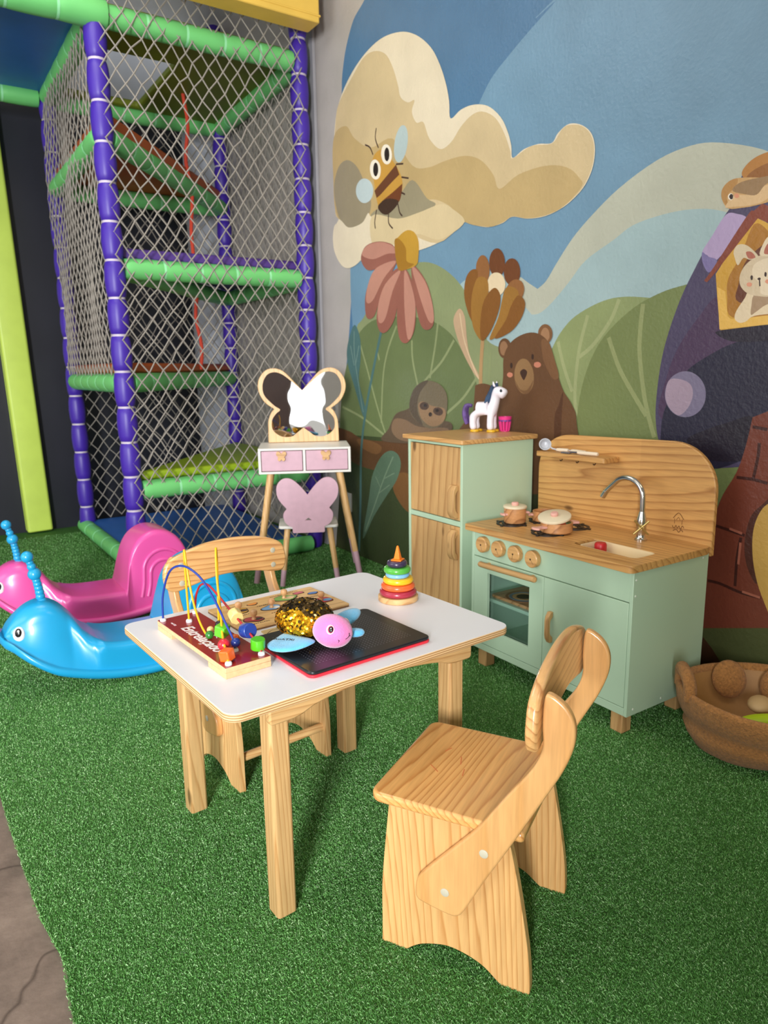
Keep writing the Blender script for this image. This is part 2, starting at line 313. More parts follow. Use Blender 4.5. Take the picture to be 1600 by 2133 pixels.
('painted_mushroom_house','p',(228,210,180),1,[(1.298,1.449),(1.258,1.463),(1.216,1.454),(1.192,1.413),(1.206,1.356),(1.265,1.357),(1.276,1.39),(1.3,1.417)]),
('painted_mushroom_house','p',(214,196,164),1,[(1.369,1.498),(1.357,1.515),(1.33,1.511),(1.302,1.489),(1.287,1.469),(1.313,1.465),(1.335,1.473),(1.351,1.453),(1.364,1.477)]),
('painted_mushroom_house','p',(176,104,84),1,[(1.328,1.489),(1.311,1.488),(1.296,1.47),(1.317,1.469)]),
('painted_mushroom_house','p',(226,208,176),1,[(1.282,1.474),(1.274,1.509),(1.259,1.526),(1.238,1.519),(1.234,1.472)]),
('painted_mushroom_house','p',(176,104,84),1,[(1.269,1.477),(1.265,1.5),(1.249,1.509),(1.242,1.477)]),
('painted_mushroom_house','p',(60,40,34),1,[(1.299,1.41),(1.299,1.407),(1.299,1.405),(1.301,1.403),(1.302,1.403),(1.304,1.404),(1.305,1.405),(1.306,1.408),(1.307,1.411),(1.307,1.414),(1.306,1.416),(1.305,1.417),(1.303,1.418),(1.302,1.417),(1.3,1.415),(1.299,1.413)]),
('painted_mushroom_house','p',(60,40,34),1,[(1.256,1.415),(1.256,1.412),(1.256,1.41),(1.257,1.409),(1.259,1.408),(1.26,1.409),(1.262,1.411),(1.263,1.413),(1.263,1.416),(1.263,1.419),(1.263,1.421),(1.261,1.422),(1.26,1.423),(1.259,1.422),(1.257,1.42),(1.256,1.418)]),
('painted_mushroom_house','p',(60,40,34),1,[(1.273,1.404),(1.274,1.402),(1.275,1.401),(1.276,1.4),(1.278,1.4),(1.28,1.401),(1.282,1.402),(1.283,1.403),(1.284,1.405),(1.283,1.406),(1.282,1.407),(1.281,1.408),(1.279,1.408),(1.277,1.408),(1.275,1.407),(1.274,1.405)]),
('painted_mushroom_house','l',(60,40,34),0.004,[(1.277,1.4),(1.274,1.382)]),
('painted_mushroom_house','p',(220,150,120),1,[(1.3,1.389),(1.3,1.387),(1.302,1.385),(1.304,1.384),(1.308,1.384),(1.311,1.385),(1.314,1.386),(1.316,1.389),(1.317,1.391),(1.317,1.394),(1.315,1.396),(1.312,1.397),(1.309,1.397),(1.305,1.396),(1.302,1.394),(1.3,1.392)]),
('painted_mushroom_house','p',(220,150,120),1,[(1.244,1.393),(1.244,1.391),(1.245,1.389),(1.248,1.388),(1.251,1.387),(1.253,1.388),(1.256,1.39),(1.258,1.392),(1.259,1.394),(1.258,1.397),(1.257,1.399),(1.255,1.4),(1.252,1.4),(1.249,1.399),(1.246,1.398),(1.244,1.395)]),
('painted_mushroom_house','p',(178,122,58),1,[(1.361,1.72),(1.353,1.744),(1.322,1.763),(1.277,1.769),(1.231,1.758),(1.219,1.718),(1.27,1.692),(1.325,1.691)]),
('painted_mushroom_house','p',(146,94,44),1,[(1.346,1.712),(1.314,1.731),(1.265,1.737),(1.236,1.714),(1.279,1.694),(1.325,1.693)]),
('painted_mushroom_house','p',(198,158,104),1,[(1.42,1.657),(1.425,1.689),(1.404,1.711),(1.365,1.714),(1.279,1.694),(1.222,1.661),(1.255,1.63),(1.309,1.623),(1.352,1.624),(1.397,1.63)]),
('painted_mushroom_house','p',(178,132,74),1,[(1.42,1.657),(1.425,1.689),(1.404,1.711),(1.375,1.714),(1.378,1.693),(1.406,1.667),(1.395,1.632)]),
('painted_mushroom_house','p',(214,180,134),1,[(1.409,1.636),(1.382,1.665),(1.335,1.66),(1.277,1.676),(1.246,1.656),(1.288,1.63),(1.333,1.627),(1.38,1.632)]),
('painted_mushroom_house','p',(150,120,84),1,[(1.389,1.682),(1.361,1.701),(1.279,1.701),(1.222,1.698),(1.22,1.673),(1.278,1.68),(1.309,1.654),(1.35,1.664)]),
('painted_mushroom_house','p',(240,230,214),1,[(1.384,1.662),(1.384,1.659),(1.386,1.656),(1.388,1.654),(1.392,1.654),(1.395,1.656),(1.399,1.658),(1.401,1.662),(1.402,1.666),(1.402,1.669),(1.4,1.672),(1.397,1.674),(1.394,1.674),(1.39,1.673),(1.387,1.67),(1.385,1.666)]),
('painted_mushroom_house','p',(52,36,28),1,[(1.385,1.663),(1.385,1.66),(1.386,1.657),(1.388,1.656),(1.391,1.656),(1.393,1.657),(1.395,1.659),(1.397,1.662),(1.398,1.665),(1.398,1.668),(1.396,1.67),(1.394,1.672),(1.392,1.672),(1.389,1.671),(1.387,1.669),(1.385,1.666)]),
('painted_mushroom_house','p',(214,146,112),1,[(1.365,1.662),(1.365,1.659),(1.367,1.657),(1.369,1.656),(1.372,1.656),(1.375,1.657),(1.378,1.659),(1.38,1.662),(1.381,1.665),(1.381,1.668),(1.379,1.669),(1.377,1.671),(1.374,1.67),(1.37,1.669),(1.368,1.667),(1.366,1.665)]),
('painted_brick_trunk','p',(116,58,42),0,[(1.15,1.022),(1.261,0.98),(1.275,0.888),(1.299,0.798),(1.351,0.686),(1.381,0.506),(1.379,0.235),(0.952,0.366),(1.02,1.026)]),
('painted_brick_trunk','p',(76,40,30),1,[(1.152,0.763),(1.203,0.707),(1.237,0.663),(1.251,0.592),(1.247,0.528),(1.225,0.471),(1.197,0.447),(1.217,0.577),(1.185,0.684),(1.147,0.715)]),
('painted_brick_trunk','p',(196,156,78),0,[(1.13,0.742),(1.188,0.709),(1.213,0.671),(1.225,0.623),(1.225,0.567),(1.214,0.5),(1.191,0.431),(1.15,0.351),(0.999,0.378),(1.036,0.755)]),
('painted_brick_trunk','l',(64,30,24),0.01,[(1.36,0.61),(1.311,0.603),(1.253,0.594)]),
('painted_brick_trunk','l',(64,30,24),0.01,[(1.265,0.585),(1.272,0.513),(1.271,0.416)]),
('painted_brick_trunk','l',(64,30,24),0.01,[(1.37,0.412),(1.323,0.412),(1.253,0.4),(1.182,0.399)]),
('painted_brick_trunk','l',(164,98,78),0.008,[(1.307,0.608),(1.262,0.599)]),
('painted_brick_trunk','l',(164,98,78),0.008,[(1.265,0.568),(1.266,0.493)]),
('painted_brick_trunk','l',(164,98,78),0.008,[(1.245,0.404),(1.184,0.399)]),
('painted_brick_trunk','l',(64,30,24),0.01,[(1.258,0.95),(1.21,0.944)]),
('painted_brick_trunk','l',(64,30,24),0.01,[(1.232,0.9),(1.232,0.857),(1.241,0.784)]),
('painted_brick_trunk','l',(64,30,24),0.01,[(1.297,0.782),(1.243,0.782),(1.194,0.775)]),
('painted_brick_trunk','p',(78,84,48),0,[(1.376,0.236),(1.15,0.305),(0.959,0.349),(0.913,0.002),(1.337,0.002)]),
('painted_brick_trunk','p',(66,40,24),0,[(1.404,0.211),(1.368,0.203),(1.332,0.172),(1.3,0.135),(1.213,0.04),(1.4,0.002)]),
('painted_cloud','p',(224,210,182),1,[(3.805,2.615),(3.702,2.703),(3.549,2.77),(3.374,2.796),(3.198,2.768),(3.064,2.708),(2.951,2.619),(2.883,2.528),(2.835,2.431),(2.809,2.347),(2.798,2.27),(2.724,2.286),(2.638,2.282),(2.543,2.25),(2.462,2.185),(2.417,2.117),(2.393,2.056),(2.383,2.006),(2.318,2.024),(2.237,2.024),(2.164,2.01),(2.132,2.038),(2.078,2.056),(2.015,2.036),(1.966,1.995),(1.946,1.941),(1.951,1.88),(1.978,1.829),(2.02,1.793),(2.091,1.76),(2.186,1.743),(2.288,1.75),(2.379,1.773),(2.44,1.757),(2.532,1.756),(2.63,1.781),(2.693,1.803),(2.785,1.766),(2.895,1.741),(3.042,1.728),(3.232,1.727),(3.457,1.775),(3.608,1.747),(3.748,1.724),(3.85,1.777),(3.908,1.887),(3.892,1.976),(3.837,2.007),(3.873,2.132),(3.883,2.33),(3.852,2.515)]),
('painted_cloud','p',(204,182,140),1,[(3.805,2.615),(3.644,2.712),(3.531,2.764),(3.426,2.759),(3.327,2.713),(3.264,2.635),(3.218,2.539),(3.195,2.475),(3.134,2.433),(3.078,2.427),(3.1,2.382),(3.064,2.323),(3.006,2.309),(2.959,2.225),(2.875,2.158),(2.794,2.168),(2.724,2.215),(2.649,2.243),(2.578,2.238),(2.496,2.191),(2.438,2.116),(2.398,2.036),(2.383,2.004),(2.277,2.026),(2.164,2.008),(2.114,2.045),(2.078,2.052),(2.015,2.033),(1.97,1.993),(1.95,1.942),(1.955,1.881),(1.983,1.83),(2.02,1.796),(2.092,1.762),(2.186,1.745),(2.288,1.751),(2.379,1.774),(2.44,1.759),(2.532,1.757),(2.681,1.805),(2.895,1.741),(3.198,1.838),(3.455,1.831),(3.505,1.988),(3.837,2.011),(3.873,2.132),(3.879,2.329),(3.847,2.514)]),
('painted_cloud','p',(188,162,112),1,[(3.886,2.272),(3.865,2.461),(3.732,2.483),(3.639,2.395),(3.476,2.309),(3.271,2.303),(3.099,2.136),(2.966,2.098),(2.841,2.098),(2.697,2.087),(2.586,2.044),(2.502,1.966),(2.461,1.9),(2.347,1.933),(2.194,1.933),(2.08,1.902),(2.014,1.849),(2.004,1.815),(2.092,1.762),(2.186,1.745),(2.288,1.751),(2.379,1.774),(2.44,1.759),(2.532,1.757),(2.693,1.805),(2.813,1.899),(2.967,1.951),(3.102,1.9),(3.487,1.966),(3.837,2.011)]),
('painted_cloud','p',(150,138,112),1,[(3.881,2.183),(3.823,2.288),(3.721,2.303),(3.617,2.242),(3.536,2.133),(3.484,2.049),(3.505,1.979),(3.6,1.933),(3.737,1.949),(3.836,2.026)]),
('painted_cloud','p',(152,142,114),1,[(3.487,1.975),(3.227,2.018),(3.1,2.069),(2.981,1.962),(2.909,1.92),(3.011,1.901),(3.149,1.898),(3.364,1.929)]),
('painted_cloud','p',(224,210,182),1,[(3.838,2.005),(3.727,1.945),(3.581,1.945),(3.505,1.983),(3.482,1.844),(3.608,1.747),(3.748,1.724),(3.85,1.777),(3.908,1.887)]),
('painted_cloud','p',(212,192,150),1,[(3.478,1.965),(3.229,1.909),(3.041,1.907),(2.867,1.913),(2.772,1.871),(2.693,1.805),(2.812,1.762),(2.909,1.76),(3.057,1.807),(3.198,1.794),(3.456,1.794)]),
('painted_bee','p',(176,192,190),1,[(3.14,2.241),(3.153,2.211),(3.173,2.189),(3.197,2.176),(3.22,2.177),(3.24,2.19),(3.254,2.213),(3.258,2.244),(3.253,2.277),(3.239,2.307),(3.218,2.329),(3.195,2.341),(3.171,2.339),(3.152,2.326),(3.139,2.303),(3.135,2.273)]),
('painted_bee','p',(186,200,200),1,[(3.459,2.09),(3.467,2.067),(3.486,2.051),(3.515,2.043),(3.549,2.044),(3.583,2.055),(3.612,2.075),(3.631,2.099),(3.637,2.125),(3.629,2.148),(3.608,2.164),(3.578,2.172),(3.544,2.169),(3.511,2.157),(3.483,2.138),(3.465,2.115)]),
('painted_bee','p',(196,148,64),1,[(3.442,2.266),(3.355,2.272),(3.273,2.2),(3.201,2.116),(3.186,2.053),(3.228,1.983),(3.312,1.95),(3.389,1.968),(3.43,2.048),(3.454,2.143),(3.47,2.21)]),
('painted_bee','p',(104,62,38),0,[(3.241,2.172),(3.212,2.118),(3.292,2.092),(3.386,2.057),(3.427,2.047),(3.447,2.087),(3.359,2.123)]),
('painted_bee','p',(112,62,34),0,[(3.186,2.07),(3.195,2.02),(3.228,1.983),(3.328,1.957),(3.405,1.998),(3.378,2.02),(3.276,2.045)]),
('painted_bee','p',(66,46,34),1,[(3.22,1.99),(3.312,1.947),(3.38,1.962),(3.414,2.004),(3.327,2.024)]),
('painted_bee','p',(236,226,206),1,[(3.383,2.182),(3.385,2.163),(3.394,2.148),(3.41,2.14),(3.43,2.14),(3.45,2.147),(3.469,2.161),(3.482,2.18),(3.488,2.201),(3.486,2.22),(3.476,2.234),(3.46,2.242),(3.44,2.242),(3.42,2.234),(3.402,2.22),(3.389,2.202)]),
('painted_bee','p',(40,30,26),1,[(3.407,2.185),(3.409,2.173),(3.415,2.163),(3.423,2.157),(3.432,2.156),(3.442,2.161),(3.45,2.17),(3.455,2.182),(3.456,2.196),(3.454,2.208),(3.448,2.218),(3.44,2.224),(3.43,2.224),(3.421,2.219),(3.413,2.21),(3.409,2.198)]),
('painted_bee','p',(236,226,206),1,[(3.277,2.231),(3.279,2.213),(3.288,2.199),(3.303,2.191),(3.321,2.191),(3.341,2.198),(3.359,2.212),(3.371,2.231),(3.377,2.251),(3.375,2.269),(3.366,2.283),(3.351,2.291),(3.332,2.29),(3.313,2.283),(3.295,2.269),(3.283,2.25)]),
('painted_bee','p',(40,30,26),1,[(3.3,2.234),(3.302,2.222),(3.307,2.213),(3.315,2.207),(3.324,2.207),(3.333,2.212),(3.341,2.22),(3.345,2.232),(3.347,2.245),(3.345,2.258),(3.339,2.267),(3.332,2.272),(3.323,2.273),(3.314,2.268),(3.306,2.259),(3.302,2.247)]),
('painted_bee','l',(70,48,40),0.008,[(3.402,2.29),(3.43,2.343),(3.42,2.391)]),
('painted_bee','l',(70,48,40),0.008,[(3.456,2.269),(3.485,2.312),(3.533,2.337)]),
('painted_bee','l',(70,48,40),0.008,[(3.241,2.174),(3.177,2.162)]),
('painted_bee','l',(70,48,40),0.008,[(3.193,2.102),(3.131,2.084)]),
('painted_bee','l',(70,48,40),0.008,[(3.195,2.029),(3.163,2.014)]),
('painted_bee','l',(70,48,40),0.008,[(3.429,1.988),(3.448,1.932),(3.444,1.894)]),
('painted_bee','l',(70,48,40),0.008,[(3.315,1.948),(3.313,1.901),(3.276,1.868)]),
('painted_bee','l',(70,48,40),0.008,[(3.228,1.983),(3.212,1.937),(3.188,1.915)]),
('painted_pink_flower','p',(150,94,80),1,[(3.598,1.755),(3.548,1.816),(3.419,1.824),(3.281,1.788),(3.241,1.728),(3.3,1.7),(3.423,1.686),(3.533,1.69)]),
('painted_pink_flower','p',(188,134,116),1,[(3.587,1.778),(3.529,1.818),(3.402,1.819),(3.281,1.783),(3.249,1.743),(3.333,1.749),(3.476,1.74)]),
('painted_pink_flower','p',(150,94,80),1,[(3.241,1.706),(3.302,1.635),(3.41,1.515),(3.476,1.433),(3.552,1.438),(3.557,1.556),(3.479,1.655),(3.352,1.701)]),
('painted_pink_flower','p',(188,134,116),1,[(3.249,1.702),(3.371,1.624),(3.483,1.521),(3.549,1.521),(3.527,1.612),(3.441,1.689)]),
('painted_pink_flower','p',(150,94,80),1,[(3.201,1.66),(3.219,1.563),(3.263,1.419),(3.343,1.348),(3.414,1.351),(3.445,1.431),(3.391,1.56),(3.301,1.645)]),
('painted_pink_flower','p',(188,134,116),1,[(3.209,1.652),(3.286,1.551),(3.359,1.416),(3.422,1.4),(3.429,1.487),(3.355,1.595)]),
('painted_pink_flower','p',(150,94,80),1,[(3.104,1.667),(2.998,1.585),(2.939,1.476),(2.924,1.371),(2.969,1.337),(3.029,1.359),(3.075,1.46),(3.105,1.57)]),
('painted_pink_flower','p',(188,134,116),1,[(3.105,1.658),(2.998,1.576),(2.939,1.467),(2.924,1.38),(2.968,1.382),(3.044,1.511)]),
('painted_pink_flower','p',(150,94,80),1,[(3.176,1.658),(3.098,1.569),(3.075,1.443),(3.092,1.336),(3.157,1.279),(3.223,1.305),(3.246,1.418),(3.227,1.564)]),
('painted_pink_flower','p',(188,134,116),1,[(3.168,1.648),(3.106,1.552),(3.078,1.443),(3.108,1.318),(3.149,1.302),(3.172,1.413),(3.178,1.541)]),
('painted_pink_flower','p',(190,146,54),1,[(3.256,1.793),(3.214,1.823),(3.15,1.839),(3.087,1.821),(3.049,1.772),(3.05,1.703),(3.073,1.659),(3.201,1.651),(3.241,1.692)]),
('painted_pink_flower','p',(162,116,38),1,[(3.261,1.803),(3.215,1.805),(3.159,1.753),(3.152,1.69),(3.089,1.665),(3.201,1.647),(3.242,1.683)]),
('painted_brown_flower','p',(146,98,56),1,[(2.516,1.573),(2.519,1.549),(2.529,1.529),(2.543,1.517),(2.561,1.514),(2.579,1.521),(2.595,1.536),(2.605,1.558),(2.609,1.583),(2.606,1.608),(2.596,1.627),(2.581,1.639),(2.564,1.642),(2.546,1.635),(2.531,1.619),(2.52,1.597)]),
('painted_brown_flower','p',(112,66,36),1,[(2.417,1.591),(2.42,1.569),(2.431,1.55),(2.447,1.539),(2.466,1.537),(2.486,1.543),(2.503,1.559),(2.515,1.58),(2.519,1.604),(2.516,1.627),(2.505,1.645),(2.489,1.656),(2.469,1.658),(2.45,1.651),(2.433,1.635),(2.422,1.615)]),
('painted_brown_flower','p',(112,66,36),1,[(2.322,1.543),(2.325,1.522),(2.335,1.506),(2.351,1.495),(2.371,1.493),(2.391,1.499),(2.408,1.513),(2.42,1.533),(2.424,1.555),(2.421,1.576),(2.41,1.593),(2.394,1.603),(2.374,1.604),(2.355,1.598),(2.338,1.584),(2.327,1.565)]),
('painted_brown_flower','p',(146,98,56),1,[(2.302,1.448),(2.315,1.431),(2.334,1.42),(2.356,1.415),(2.378,1.418),(2.397,1.428),(2.409,1.444),(2.412,1.463),(2.406,1.483),(2.392,1.5),(2.373,1.511),(2.35,1.515),(2.329,1.511),(2.311,1.501),(2.3,1.485),(2.296,1.467)]),
('painted_brown_flower','p',(226,206,170),1,[(2.412,1.501),(2.416,1.482),(2.428,1.467),(2.447,1.458),(2.469,1.456),(2.491,1.462),(2.511,1.474),(2.524,1.492),(2.529,1.512),(2.525,1.532),(2.513,1.547),(2.494,1.556),(2.471,1.557),(2.449,1.551),(2.43,1.538),(2.417,1.52)]),
('painted_brown_flower','p',(132,86,38),1,[(2.639,1.587),(2.595,1.574),(2.606,1.488),(2.623,1.378),(2.584,1.311),(2.649,1.379),(2.689,1.472),(2.68,1.552)]),
('painted_brown_flower','p',(156,112,50),1,[(2.589,1.55),(2.527,1.528),(2.525,1.434),(2.56,1.342),(2.565,1.27),(2.623,1.329),(2.64,1.427),(2.625,1.506)]),
('painted_brown_flower','p',(156,112,50),1,[(2.41,1.485),(2.331,1.463),(2.35,1.375),(2.439,1.296),(2.51,1.272),(2.453,1.367)]),
('painted_brown_flower','p',(132,86,38),1,[(2.331,1.448),(2.289,1.415),(2.306,1.357),(2.37,1.3),(2.474,1.274),(2.406,1.348),(2.374,1.407)]),
('painted_brown_flower','p',(132,86,38),1,[(2.485,1.493),(2.443,1.458),(2.453,1.39),(2.51,1.299),(2.565,1.27),(2.573,1.358),(2.55,1.444)]),
('painted_bear','p',(104,72,46),0,[(2.764,0.791),(2.695,0.875),(2.616,0.939),(2.605,1.065),(2.542,1.074),(2.444,1.051),(2.402,1.02),(2.388,0.696),(2.763,0.656)]),
('painted_bear','p',(104,72,46),1,[(2.367,1.227),(2.37,1.211),(2.378,1.197),(2.391,1.188),(2.407,1.185),(2.423,1.189),(2.437,1.198),(2.447,1.213),(2.45,1.23),(2.447,1.247),(2.439,1.261),(2.425,1.27),(2.409,1.272),(2.394,1.268),(2.38,1.258),(2.371,1.244)]),
('painted_bear','p',(150,112,80),1,[(2.389,1.228),(2.39,1.216),(2.396,1.206),(2.404,1.2),(2.413,1.198),(2.423,1.2),(2.432,1.207),(2.437,1.218),(2.44,1.23),(2.438,1.242),(2.433,1.252),(2.425,1.258),(2.415,1.26),(2.405,1.257),(2.397,1.25),(2.391,1.24)]),
('painted_bear','p',(126,88,56),1,[(2.127,1.278),(2.13,1.263),(2.138,1.251),(2.15,1.243),(2.166,1.24),(2.181,1.244),(2.195,1.253),(2.204,1.266),(2.208,1.282),(2.206,1.297),(2.197,1.309),(2.184,1.317),(2.169,1.319),(2.153,1.315),(2.14,1.306),(2.131,1.293)]),
('painted_bear','p',(160,120,86),1,[(2.143,1.275),(2.144,1.264),(2.149,1.255),(2.157,1.249),(2.166,1.247),(2.175,1.249),(2.184,1.256),(2.189,1.266),(2.192,1.277),(2.19,1.288),(2.185,1.297),(2.178,1.303),(2.168,1.305),(2.159,1.302),(2.151,1.296),(2.145,1.286)]),
('painted_bear','p',(104,72,46),1,[(2.416,1.099),(2.413,1.194),(2.369,1.254),(2.293,1.285),(2.219,1.286),(2.156,1.254),(2.119,1.195),(2.091,1.115),(2.058,1.05),(2.008,0.993),(1.981,0.922),(1.973,0.666),(2.409,0.61),(2.43,0.938)]),
('painted_bear','p',(122,86,56),1,[(2.187,1.255),(2.146,1.246),(2.113,1.18),(2.085,1.107),(2.12,1.1),(2.173,1.174)]),
('painted_bear','p',(84,54,34),1,[(2.058,1.042),(2.08,0.991),(2.102,0.916),(2.08,0.652),(2.055,0.656),(2.062,0.918)]),
('painted_bear','p',(146,112,74),1,[(2.226,1.11),(2.226,1.082),(2.235,1.057),(2.252,1.04),(2.273,1.032),(2.297,1.036),(2.318,1.052),(2.335,1.075),(2.343,1.104),(2.342,1.133),(2.332,1.158),(2.315,1.175),(2.293,1.182),(2.27,1.177),(2.25,1.161),(2.234,1.138)]),
('painted_bear','p',(124,90,58),1,[(2.339,1.092),(2.307,1.053),(2.263,1.05),(2.227,1.092),(2.247,1.043),(2.275,1.032),(2.318,1.053)]),
('painted_bear','p',(66,44,34),1,[(2.309,1.123),(2.288,1.138),(2.266,1.126),(2.276,1.1),(2.288,1.092)]),
('painted_bear','p',(60,42,32),1,[(2.356,1.154),(2.356,1.149),(2.358,1.145),(2.36,1.142),(2.363,1.141),(2.367,1.142),(2.369,1.145),(2.371,1.149),(2.372,1.154),(2.371,1.159),(2.37,1.163),(2.367,1.165),(2.364,1.166),(2.361,1.165),(2.359,1.163),(2.357,1.159)]),
('painted_bear','p',(60,42,32),1,[(2.229,1.188),(2.229,1.184),(2.23,1.18),(2.233,1.177),(2.236,1.176),(2.238,1.177),(2.241,1.18),(2.243,1.184),(2.243,1.189),(2.243,1.193),(2.242,1.197),(2.239,1.2),(2.236,1.2),(2.234,1.199),(2.231,1.197),(2.229,1.193)]),
('painted_bear','p',(200,130,104),1,[(2.354,1.113),(2.355,1.109),(2.359,1.106),(2.364,1.103),(2.371,1.102),(2.378,1.103),(2.384,1.106),(2.389,1.109),(2.39,1.113),(2.389,1.118),(2.385,1.121),(2.379,1.124),(2.372,1.124),(2.365,1.123),(2.359,1.121),(2.355,1.118)]),
('painted_bear','p',(200,130,104),1,[(2.186,1.155),(2.187,1.15),(2.191,1.147),(2.198,1.144),(2.206,1.143),(2.214,1.144),(2.221,1.147),(2.226,1.151),(2.227,1.155),(2.226,1.16),(2.222,1.164),(2.215,1.166),(2.207,1.167),(2.199,1.166),(2.192,1.163),(2.187,1.159)]),
('painted_sloth','p',(92,76,60),1,[(3.394,0.743),(3.337,0.818),(3.265,0.902),(3.145,0.936),(3.063,0.986),(3.017,0.885),(2.807,0.886),(2.778,0.843),(2.894,0.772)]),
('painted_sloth','p',(128,102,78),1,[(3.302,0.8),(3.283,0.871),(3.179,0.876),(3.049,0.845),(2.807,0.85),(2.865,0.792),(3.181,0.759)]),
('painted_sloth','p',(112,100,78),1,[(3.137,0.945),(3.111,1.022),(3.047,1.069),(2.954,1.084),(2.865,1.062),(2.815,1.01),(2.821,0.921),(2.865,0.865),(2.955,0.841),(3.048,0.864),(3.113,0.899)]),
('painted_sloth','p',(84,72,58),1,[(3.137,0.945),(3.111,1.022),(3.047,1.069),(2.969,1.084),(3.047,1.014),(3.064,0.929),(3.017,0.856),(3.096,0.89)]),
('painted_sloth','p',(146,116,86),1,[(3.056,0.958),(3.016,0.978),(2.954,0.961),(2.894,0.954),(2.836,0.947),(2.828,0.903),(2.879,0.864),(2.955,0.855),(3.032,0.893)]),
('painted_sloth','p',(78,60,50),1,[(2.964,0.952),(2.97,0.945),(2.98,0.939),(2.994,0.935),(3.01,0.935),(3.025,0.937),(3.036,0.942),(3.043,0.95),(3.044,0.958),(3.038,0.965),(3.028,0.971),(3.013,0.975),(2.998,0.975),(2.983,0.972),(2.972,0.967),(2.965,0.96)]),
('painted_sloth','p',(78,60,50),1,[(2.848,0.925),(2.855,0.918),(2.867,0.913),(2.882,0.911),(2.898,0.913),(2.912,0.917),(2.923,0.923),(2.928,0.931),(2.926,0.939),(2.919,0.946),(2.907,0.95),(2.892,0.952),(2.876,0.951),(2.862,0.947),(2.852,0.94),(2.847,0.933)]),
('painted_sloth','p',(36,28,26),1,[(2.981,0.958),(2.982,0.955),(2.985,0.952),(2.989,0.95),(2.994,0.95),(3.0,0.95),(3.004,0.952),(3.007,0.954),(3.008,0.957),(3.007,0.961),(3.004,0.964),(3.0,0.965),(2.994,0.966),(2.989,0.966),(2.985,0.964),(2.982,0.962)]),
('painted_sloth','p',(36,28,26),1,[(2.881,0.937),(2.882,0.933),(2.885,0.931),(2.889,0.929),(2.894,0.928),(2.9,0.928),(2.904,0.93),(2.907,0.932),(2.908,0.936),(2.907,0.939),(2.904,0.941),(2.9,0.943),(2.894,0.944),(2.889,0.944),(2.885,0.942),(2.882,0.94)]),
('painted_sloth','p',(50,38,32),1,[(2.936,0.914),(2.938,0.91),(2.941,0.906),(2.946,0.904),(2.952,0.903),(2.957,0.903),(2.962,0.905),(2.966,0.909),(2.967,0.913),(2.966,0.917),(2.962,0.921),(2.957,0.924),(2.952,0.925),(2.946,0.924),(2.941,0.922),(2.937,0.918)]),
]
# ------------------------------------------------------------------ room
WX, WY = 2.25, 5.72
def struct(name, mb, mats, parent=None, **kw):
    o = mb.build(name, mats, parent, **kw)
    if not parent: o['kind'] = 'structure'
    return o
def plaster(name, rgb, bs=.5):
    if name in MATS: return MATS[name]
    m, nt, p = nodes_of(name); v = coords(nt); c = lin(rgb)
    n = N(nt, 'ShaderNodeTexNoise'); n.inputs['Scale'].default_value = 5; n.inputs['Detail'].default_value = 6
    nt.links.new(v, n.inputs['Vector'])
    nt.links.new(ramp(nt, n.outputs['Fac'], [(.3, tuple(x*.93 for x in c[:3])+(1,)), (.7, tuple(min(1, x*1.06) for x in c[:3])+(1,))]), p.inputs['Base Color'])
    p.inputs['Roughness'].default_value = .42
    bump(nt, p, v, 75, bs, .006, 2.5); MATS[name] = m; return m
grey_wall = plaster('grey_wall_paint', (176, 170, 164), .25)
# concrete floor
m, nt, p = nodes_of('concrete'); v = coords(nt)
n = N(nt, 'ShaderNodeTexNoise'); n.inputs['Scale'].default_value = 5; n.inputs['Detail'].default_value = 8; n.inputs['Roughness'].default_value = .65; nt.links.new(v, n.inputs['Vector'])
c = ramp(nt, n.outputs['Fac'], [(.3, lin((84, 71, 62))), (.55, lin((123, 106, 94))), (.75, lin((146, 128, 114)))])
cr = N(nt, 'ShaderNodeTexVoronoi', feature='DISTANCE_TO_EDGE'); cr.inputs['Scale'].default_value = 2.6
wn = N(nt, 'ShaderNodeTexNoise'); wn.inputs['Scale'].default_value = 6; nt.links.new(v, wn.inputs['Vector'])
nt.links.new(mix(nt, .12, v, wn.outputs['Color']), cr.inputs['Vector'])
ck = ramp(nt, cr.outputs['Distance'], [(0, (.45, .42, .4, 1)), (.012, (1, 1, 1, 1))])
nt.links.new(mix(nt, 1., c, ck, 'MULTIPLY'), p.inputs['Base Color']); p.inputs['Roughness'].default_value = .75
bump(nt, p, v, 60, .25, .004); concrete = m
struct('floor', MB().box(-3.2, WX+.1, -3.2, WY+.1, -.1, 0), concrete, smooth=False)
struct('wall_front', MB().box(-.32, WX, -1.4, -1.3, 0, 3.6, 0).box(-3.2, -.32, -1.4, -1.3, 2.6, 3.6, 0).box(-1.3, -.84, -1.4, -1.3, 0, 2.6, 1), [grey_wall, paint('brown_pillar', (74, 52, 44), .5)], smooth=False)  # off-camera brown pillar added for the mirror, widened to shade the right turf
struct('ceiling', MB().box(-3.2, WX+.1, -3.2, WY+.1, 3.6, 3.7), plaster('ceiling_white', (236, 234, 230), .1), smooth=False)
wall_r = struct('wall_right', MB().box(WX, WX+.1, -3.2, WY+.1, 0, 3.6), grey_wall, smooth=False)
black = paint('black_wall_paint', (34, 35, 44), .38, vary=.12, vscale=3, bscale=40, bstr=.05)
struct('wall_back', MB().box(-3.2, 1.99, WY, WY+.1, 0, 2.98, 0).box(-3.2, 1.99, WY, WY+.1, 2.98, 3.6, 1).box(1.99, WX, WY-.04, WY+.1, 0, 3.6, 1), [black, paint('pale_grey_panel', (196, 200, 208), .5)], smooth=False)
struct('trim_1', MB().box(WX-.02, WX, 4.06, 4.16, 0, 3.6), paint('grey_trim', (160, 158, 162), .5), bevel=.004)

